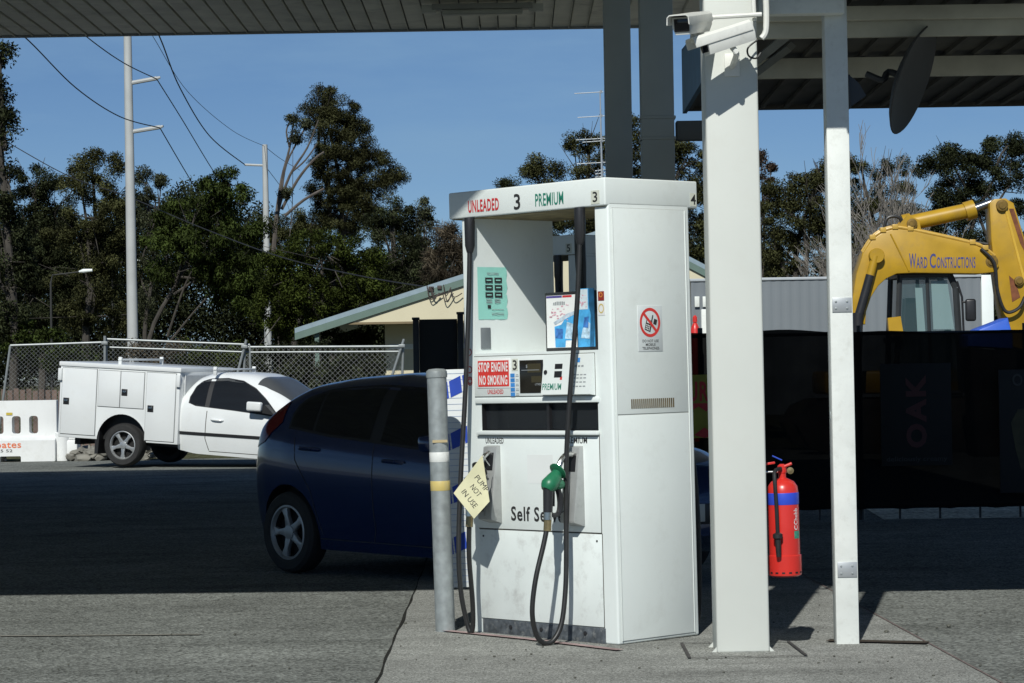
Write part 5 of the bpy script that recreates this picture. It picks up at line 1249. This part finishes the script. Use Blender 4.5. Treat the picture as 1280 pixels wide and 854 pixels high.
lamp(178, 325, 100, 'white street lamp head just right of the tall power pole')

# ---------------------------------------------------------------- trees
def leaf_mat(name, col, trans=.38, var=.5):
    m = bpy.data.materials.new(name); m.use_nodes = True; n = m.node_tree; bb = n.nodes['Principled BSDF']; bb.inputs['Roughness'].default_value = .7; bb.inputs['Specular IOR Level'].default_value = .12
    at = n.nodes.new('ShaderNodeAttribute'); at.attribute_name = 'tint'
    mx = n.nodes.new('ShaderNodeMix'); mx.data_type = 'RGBA'; mx.blend_type = 'MULTIPLY'; mx.inputs[0].default_value = 1; mx.inputs[6].default_value = (*col, 1); n.links.new(at.outputs['Color'], mx.inputs[7])
    n.links.new(mx.outputs[2], bb.inputs['Base Color'])
    tl = n.nodes.new('ShaderNodeBsdfTranslucent'); n.links.new(mx.outputs[2], tl.inputs['Color']); ms = n.nodes.new('ShaderNodeMixShader'); ms.inputs[0].default_value = trans
    n.links.new(bb.outputs[0], ms.inputs[1]); n.links.new(tl.outputs[0], ms.inputs[2]); n.links.new(ms.outputs[0], n.nodes['Material Output'].inputs[0]); return m
L_OLIVE = leaf_mat('olive_leaves', (.082, .086, .034)); L_DARK = leaf_mat('dark_leaves', (.05, .06, .027)); L_GREEN = leaf_mat('green_leaves', (.066, .092, .022)); L_PINE = leaf_mat('casuarina_needles', (.07, .073, .03)); L_BUSH = leaf_mat('bush_leaves', (.07, .092, .018)); L_TWIG = leaf_mat('dry_twigs', (.14, .115, .08)); L_GREY = leaf_mat('grey_green_leaves', (.09, .1, .055))
BARK = mat('bark', (.06, .052, .043), .9, var=.4, vs=4, bump=.4, bs=12); BARKP = mat('pale_bark', (.095, .08, .068), .85, var=.4, vs=3)
def leaves(name, m, parent, cl, loc):
    """cl: array rows (x,y,z, radius, n, lw, lh, droop, tint)"""
    V = []; T = []; NN = []
    for x, y, z, r, n, lw, lh, dr, ti in cl:
        n = int(n); d = rng.normal(size=(n, 3)); d /= np.linalg.norm(d, axis=1, keepdims=True); rad = r * rng.random((n, 1)) ** .45
        c = np.array((x, y, z)) + d * rad * np.array((1, 1, .8)); ax = rng.normal(size=(n, 3)); ax[:, 2] -= dr; ax /= np.linalg.norm(ax, axis=1, keepdims=True)
        s = np.cross(ax, rng.normal(size=(n, 3))); s /= np.linalg.norm(s, axis=1, keepdims=True); k = rng.uniform(.6, 1.3, (n, 1))
        V.append(np.stack([c, c + (ax * lh * .5 + s * lw * .5) * k, c + ax * lh * k, c + (ax * lh * .5 - s * lw * .5) * k], 1).reshape(-1, 3))
        nn = (c - np.array((x, y, z))) / r + rng.normal(0, .25, (n, 3)) + np.array((0, -.15, .25)); NN.append(np.repeat(nn / np.linalg.norm(nn, axis=1, keepdims=True), 4, 0))
        T.append(np.repeat(ti * rng.uniform(.75, 1.25, n), 4))
    V = np.concatenate(V).astype(np.float32) - np.array(loc, np.float32); T = np.concatenate(T); nq = len(V) // 4
    me = bpy.data.meshes.new(name); me.vertices.add(len(V)); me.vertices.foreach_set('co', V.ravel()); me.loops.add(len(V)); me.loops.foreach_set('vertex_index', np.arange(len(V), dtype=np.int32))
    me.polygons.add(nq); me.polygons.foreach_set('loop_start', np.arange(0, len(V), 4, dtype=np.int32)); me.polygons.foreach_set('loop_total', np.full(nq, 4, np.int32)); me.update(calc_edges=True)
    me.polygons.foreach_set('use_smooth', np.ones(nq, bool)); me.normals_split_custom_set_from_vertices(np.concatenate(NN).astype(np.float32))
    a = me.color_attributes.new('tint', 'FLOAT_COLOR', 'POINT'); a.data.foreach_set('color', np.stack([T, T, T, np.ones_like(T)], 1).astype(np.float32).ravel()); return link(name, me, m, parent)
def tree(label, Y, base_u, blobs, m, dens=1.0, lw=.034, lh=.09, droop=.4, clump=.40, bark=BARK, limbs=True, lean=None, name='eucalyptus_tree', tr=.16, group=None, cat='tree', depth=.55, hollow=.35):
    """blobs: (u, v, ru, rv) ellipses of the crown in the photo's own scale, turned into metres at distance Y"""
    s = Y / FPX; bx = P(base_u, 460, Y).x; t = thing(name, label, cat, (bx, Y, .004), 0, group); loc = t.location
    cl = []; B = []
    for u, v, ru, rv in blobs:
        c = P(u, v, Y); rx, rz_ = ru * s, rv * s; dy = rng.normal(0, .25) * rx; B.append((c.x, Y + dy, c.z, rx, rz_))
        vol = rx * rz_ / (clump * clump); n = max(5, int(3.6 * vol * dens))
        for i in range(n):
            d = rng.normal(size=3); d /= np.linalg.norm(d); k = (hollow + (1 - hollow) * rng.random()) ** .6
            px_, py_, pz_ = c.x + d[0] * rx * k, Y + dy + d[1] * max(rx, rz_) * depth * 1.3 * k, c.z + d[2] * rz_ * k
            cl.append((px_, py_, pz_, clump * rng.uniform(.5, 1.15), int(430 * (clump / .4) ** 2), lw, lh, droop, rng.choice([.6, .8, 1.0, 1.25, 1.5], p=[.2, .25, .25, .2, .1])))
    leaves('crown', m, t, cl, loc)
    b = MB(); top = max(B, key=lambda q: q[2]); z_low = min(q[2] - q[4] for q in B)
    tx = np.mean([q[0] for q in B]); zt = top[2]
    bend = rng.normal(0, .12); tp = [(0, 0, -.05), (bend, 0, zt * .35), ((tx - bx) * .5 - bend, .1, zt * .65), (top[0] - bx, top[1] - Y, zt * .98)]
    b.tube(tp, [tr, tr * .85, tr * .6, tr * .15], 8, 5)
    if limbs:
        order = rng.permutation(len(B))[:7]
        for qi in order:
            q = B[qi]; zf = max(.2, zt * rng.uniform(.3, .8), (q[2] - q[4] * .9) * rng.uniform(.5, .9)); zf = min(zf, q[2] - .1); f = zf / max(zt, .1); st = Vector(((top[0] - bx) * f * .6, 0, zf)); e = Vector((q[0] - bx, q[1] - Y, q[2]))
            mid = st.lerp(e, .5) + Vector((rng.normal(0, .2), rng.normal(0, .2), rng.normal(0, .15))); b.tube([st, mid, e], [tr * .5, tr * .32, tr * .1], 6, 4)
            for k in range(6):
                a = e + Vector(rng.normal(size=3)) * q[3] * .55; b.tube([mid.lerp(e, rng.uniform(.2, 1)), a], [tr * .16, tr * .04], 4)
    b.build('trunk', bark, t); return t
def bare(parent_t, u0, v0, Y, n, spread, hgt, m, r0=.05, seedv=1, base=0.0):
    """leafless upright branching: base px, n stems"""
    rd = random.Random(seedv); b = MB(); o = parent_t.location
    def grow(p, d, L, r, lev):
        e = p + d * L; mid = p.lerp(e, .5) + Vector((rd.gauss(0, .05), rd.gauss(0, .05), 0)) * L; b.tube([p, mid, e], [r, r * .85, r * .7], 4 if lev else 6, 2, False)
        if lev >= 4 or L < .2: return
        for _ in range(3 if lev < 3 else 4):
            nd = (d + Vector((rd.gauss(0, .33), rd.gauss(0, .33), rd.gauss(.12, .15)))).normalized(); grow(p.lerp(e, rd.uniform(.45, 1)), nd, L * rd.uniform(.5, .75), max(r * .55, .009), lev + 1)
    p0 = P(u0, v0, Y)
    for i in range(n):
        d = Vector((rd.gauss(0, spread), rd.gauss(0, spread), 1)).normalized(); grow(Vector((p0.x + rd.gauss(0, .25) * (n > 1), Y + rd.gauss(0, .25), base)) - o, d, hgt * rd.uniform(.38, .5), r0 * rd.uniform(.7, 1), 0)
    return b.build('branches', m, parent_t)
tree('dark thin tree at the far left edge with bare upper trunk', 56, 14, [(0, 66, 13, 14), (-4, 110, 10, 18), (2, 155, 16, 18), (0, 200, 18, 24), (4, 245, 26, 30), (8, 285, 26, 26), (6, 320, 34, 45), (4, 385, 36, 35)], L_DARK, .8, tr=.11, clump=.35)
tree('broad dark eucalypt left of the tall power pole, reaching the left edge', 92, 50, [(45, 228, 34, 20), (28, 262, 38, 34), (66, 258, 34, 36), (40, 310, 52, 45), (75, 335, 50, 45), (40, 370, 55, 40), (30, 410, 45, 24)], L_DARK, 1.0)
tree('tallest feathery eucalypt just left of the tall power pole', 88, 112, [(96, 214, 15, 14), (114, 200, 17, 13), (139, 205, 15, 13), (108, 236, 34, 24), (146, 236, 20, 22), (128, 275, 42, 32), (95, 290, 38, 34), (140, 325, 42, 40), (110, 355, 48, 36), (120, 395, 55, 30)], L_OLIVE, .95)
tree('slender wispy eucalypt right behind the tall power pole', 96, 186, [(180, 222, 13, 9), (202, 226, 12, 10), (186, 250, 18, 14), (192, 282, 20, 24), (184, 330, 20, 30), (186, 380, 22, 30)], L_GREY, .6, clump=.34, tr=.1)
tree('green spreading eucalypt with pale forked trunk between the two power poles', 80, 192, [(271, 226, 28, 15), (292, 244, 24, 18), (252, 245, 26, 16), (232, 262, 30, 16), (206, 276, 22, 14), (270, 272, 48, 24), (215, 304, 36, 22), (262, 308, 46, 28), (304, 290, 30, 30), (290, 340, 46, 28), (318, 340, 22, 40), (205, 340, 24, 20), (300, 372, 30, 26)], L_GREEN, 1.0, tr=.09, droop=.9, lw=.034, lh=.12)
tree('tall windswept she-oak rising highest above the bushes', 100, 418, [(404, 119, 19, 11), (402, 136, 25, 15), (424, 140, 25, 18), (418, 160, 34, 20), (444, 160, 18, 16), (432, 184, 38, 21), (462, 203, 29, 16), (424, 206, 36, 22), (488, 224, 20, 14), (456, 226, 36, 18), (420, 236, 38, 22), (462, 250, 31, 20), (430, 268, 45, 22)], L_PINE, 1.7, name='she_oak_tree', clump=.36, lw=.026, lh=.10, droop=-.2, depth=.7)
t = tree('nearly leafless tree with pale upright limbs left of the she-oak', 98, 352, [(366, 150, 8, 7), (372, 172, 6, 9), (384, 152, 9, 7), (362, 240, 10, 9)], L_GREY, .5, clump=.3, limbs=False, bark=BARKP, tr=.03, name='bare_tree')
b = MB(); o = t.location
for pts, r in (([(340, 335), (345, 275), (352, 225), (362, 185), (367, 150)], .09), ([(342, 325), (347, 268), (362, 220), (384, 185), (398, 150)], .08), ([(352, 262), (372, 225), (392, 200), (405, 190)], .07), ([(352, 240), (358, 205), (376, 170), (386, 152)], .05), ([(365, 215), (382, 200), (396, 180)], .04), ([(362, 185), (358, 165), (362, 152)], .04), ([(356, 270), (380, 250), (405, 236)], .07)):
    b.tube([P(u, v, 98) - o for u, v in pts], [r, r * .85, r * .7, r * .5, r * .2][:len(pts)], 6, 4)
b.build('limbs', BARKP, t)
tree('round mid-green bushy tree below the she-oak', 76, 400, [(402, 315, 58, 28), (365, 340, 46, 30), (440, 338, 46, 34), (400, 362, 72, 36), (345, 378, 40, 30), (455, 374, 34, 30), (395, 400, 80, 30)], L_BUSH, 1.25, lw=.034, lh=.08, clump=.34, name='bushy_tree', droop=.1)
tree('olive eucalypt filling the gap under the leafless pale limbs', 104, 372, [(360, 285, 30, 20), (390, 278, 28, 20), (350, 310, 28, 24), (385, 300, 34, 20), (452, 284, 40, 22)], L_OLIVE, 1.1)
tree('dark eucalypt right of the she-oak above the house eave', 94, 492, [(492, 262, 24, 18), (478, 285, 30, 22), (505, 290, 24, 24), (490, 320, 36, 28), (470, 345, 38, 25), (500, 360, 36, 25)], L_DARK, 1.1)
tree('spindly young tree with a pointed top left of the fuel pump header', 98, 532, [(531, 258, 9, 9), (524, 272, 12, 10), (538, 276, 12, 10), (530, 295, 18, 14), (528, 318, 22, 18), (520, 345, 28, 20)], L_GREY, .8, clump=.3, tr=.08)
tree('brownish twiggy tree behind the left slope of the house roof', 90, 566, [(562, 292, 16, 13), (552, 312, 24, 18), (578, 305, 16, 16), (560, 335, 34, 22), (600, 300, 22, 18)], L_TWIG, .9, lw=.02, lh=.25, clump=.36, tr=.08)
tree('small dark treetop peeping over the middle of the pump header', 105, 632, [(630, 232, 13, 6), (640, 246, 22, 10), (625, 256, 22, 12)], L_DARK, 1.2)
tree('umbrella-shaped eucalypt above the house beside the antenna', 96, 740, [(736, 170, 24, 8), (718, 182, 14, 8), (752, 184, 20, 10), (671, 205, 12, 8), (664, 214, 8, 6), (690, 213, 18, 10), (738, 208, 36, 10), (770, 190, 20, 14), (712, 226, 40, 12), (750, 240, 50, 18), (720, 268, 50, 20), (715, 285, 45, 18)], L_OLIVE, 1.0, tr=.14, droop=.3)
tree('eucalypt showing between and right of the dark canopy columns', 86, 860, [(797, 160, 17, 18), (796, 190, 17, 23), (812, 220, 34, 28), (860, 196, 25, 18), (845, 186, 14, 16), (872, 222, 25, 21), (862, 250, 32, 25), (880, 282, 25, 23), (862, 308, 27, 21)], L_OLIVE, 1.0)
tree('sparse pinkish-tipped tree just right of the white column', 92, 952, [(952, 198, 8, 7), (962, 210, 8, 7), (954, 222, 12, 8), (955, 262, 14, 22), (955, 310, 16, 24)], leaf_mat('reddish_tips', (.12, .08, .055)), .7, clump=.28, tr=.07)
tree('dark leafy eucalypt between the white column and the post', 88, 1000, [(974, 238, 20, 16), (998, 230, 20, 16), (1024, 212, 18, 14), (1016, 236, 25, 21), (980, 264, 27, 18), (1008, 268, 29, 21), (1030, 290, 23, 30), (966, 290, 20, 18), (990, 306, 27, 18), (968, 328, 25, 18), (1012, 330, 29, 16)], L_OLIVE, 1.3, droop=.6)
tree('low eucalypt behind the leafless grey tree', 104, 1090, [(1076, 206, 20, 10), (1100, 214, 24, 12), (1136, 210, 22, 10), (1080, 246, 28, 24), (1120, 250, 32, 24), (1090, 290, 34, 24), (1140, 290, 34, 30), (1070, 320, 30, 20), (1110, 330, 40, 18)], L_OLIVE, 1.0)
t = thing('bare_tree', 'leafless grey twiggy tree behind the excavator boom', 'tree', (P(1116, 400, 84).x, 84, .004))
TW = mat('grey_twigs', (.21, .19, .165), .9, var=.3, vs=2)
bare(t, 1116, 400, 84, 9, .13, 8.6, TW, .06, 5); bare(t, 1088, 400, 84, 9, .16, 6.6, TW, .055, 9); bare(t, 1150, 400, 84, 9, .16, 6.4, TW, .055, 13)
tree('tall dense eucalypt at the right edge with sky gaps under its crown', 90, 1222, [(1180, 190, 17, 13), (1170, 210, 25, 12), (1198, 208, 27, 15), (1218, 198, 20, 12), (1243, 184, 20, 13), (1264, 178, 18, 9), (1276, 196, 20, 14), (1240, 206, 25, 13), (1196, 238, 34, 17), (1172, 250, 20, 16), (1232, 232, 25, 14), (1266, 226, 23, 12), (1184, 274, 34, 21), (1218, 264, 23, 16), (1160, 296, 29, 23), (1206, 306, 34, 18), (1276, 262, 16, 10)], L_DARK, 1.5, tr=.14, droop=.2)
tree('lower dark tree behind the excavator arm at the right edge', 100, 1262, [(1250, 300, 24, 16), (1276, 290, 16, 14), (1230, 325, 34, 18), (1270, 330, 30, 18)], L_DARK, 1.0)
# shrubs behind the wire fence
for lab, Yv, bu, bl, mm in (('bright green shrub behind the leftmost fence panel', 56, 60, [(30, 425, 30, 22), (62, 440, 36, 24), (100, 450, 28, 20)], L_GREEN), ('dry twiggy shrub behind the fence above the tool canopy', 57, 200, [(170, 448, 26, 18), (205, 445, 30, 20)], L_TWIG), ('green shrub behind the fence above the ute cab', 58, 262, [(240, 446, 30, 18), (285, 446, 30, 18)], L_BUSH), ('dark shrub mass behind the right fence panel below the house eave', 53, 400, [(345, 455, 34, 24), (400, 452, 40, 26), (455, 455, 34, 22), (395, 480, 70, 24)], L_DARK), ('dark shrub under the house porch', 60, 430, [(420, 425, 34, 16), (460, 428, 22, 16)], L_DARK)):
    tree(lab, Yv, bu, bl, mm, 1.6, lw=.03, lh=.075, clump=.26, limbs=False, name='shrub', tr=.03, cat='shrub')
# far wood closing the view below the crowns
cl = []
for i in range(6500):
    u = rng.uniform(-60, 1340); hmax = (262 if u < 330 else 330) + 18 * math.sin(u * .02) + 12 * math.sin(u * .07)
    v = rng.uniform(hmax, 475); p = P(u, v, 118 + rng.uniform(0, 10))
    if p.z < 0: continue
    cl.append((p.x, p.y, p.z, .9, 90, .08, .2, .4, rng.choice([.6, .9, 1.2])))
o = leaves('far_wood', L_DARK, None, cl, (0, 0, 0)); tag(o, 'dark distant wood closing the view behind the nearer trees', 'wood', kind='stuff')
# pieces that one could count become parts of their own
def split_loose(o):
    bm = bmesh.new(); bm.from_mesh(o.data); seen = set(); isl = []
    for v in bm.verts:
        if v.index in seen: continue
        st = [v]; seen.add(v.index); g = []
        while st:
            q = st.pop(); g.append(q.index)
            for e in q.link_edges:
                w_ = e.other_vert(q)
                if w_.index not in seen: seen.add(w_.index); st.append(w_)
        isl.append(set(g))
    if 1 < len(isl) <= 60:
        for k, g in enumerate(isl):
            b2 = bm.copy(); b2.verts.ensure_lookup_table(); bmesh.ops.delete(b2, geom=[v for v in b2.verts if v.index not in g], context='VERTS')
            me = o.data.copy() if k else o.data
            b2.to_mesh(me); b2.free()
            if k:
                c = o.copy(); c.data = me; COL.objects.link(c)
    bm.free()
for o in list(COL.objects):
    if o.type == 'MESH' and o.name.split('.')[0] in ('bolt', 'blue_square', 'notice_block', 'notice_mark', 'cab_glass', 'side_window', 'round_sticker', 'foot_gusset', 'keypad', 'ram_lug', 'white_vent', 'brace', 'rust_patch', 'red_flame', 'foot', 'block', 'readout', 'phone_keys') and not o.children: split_loose(o)
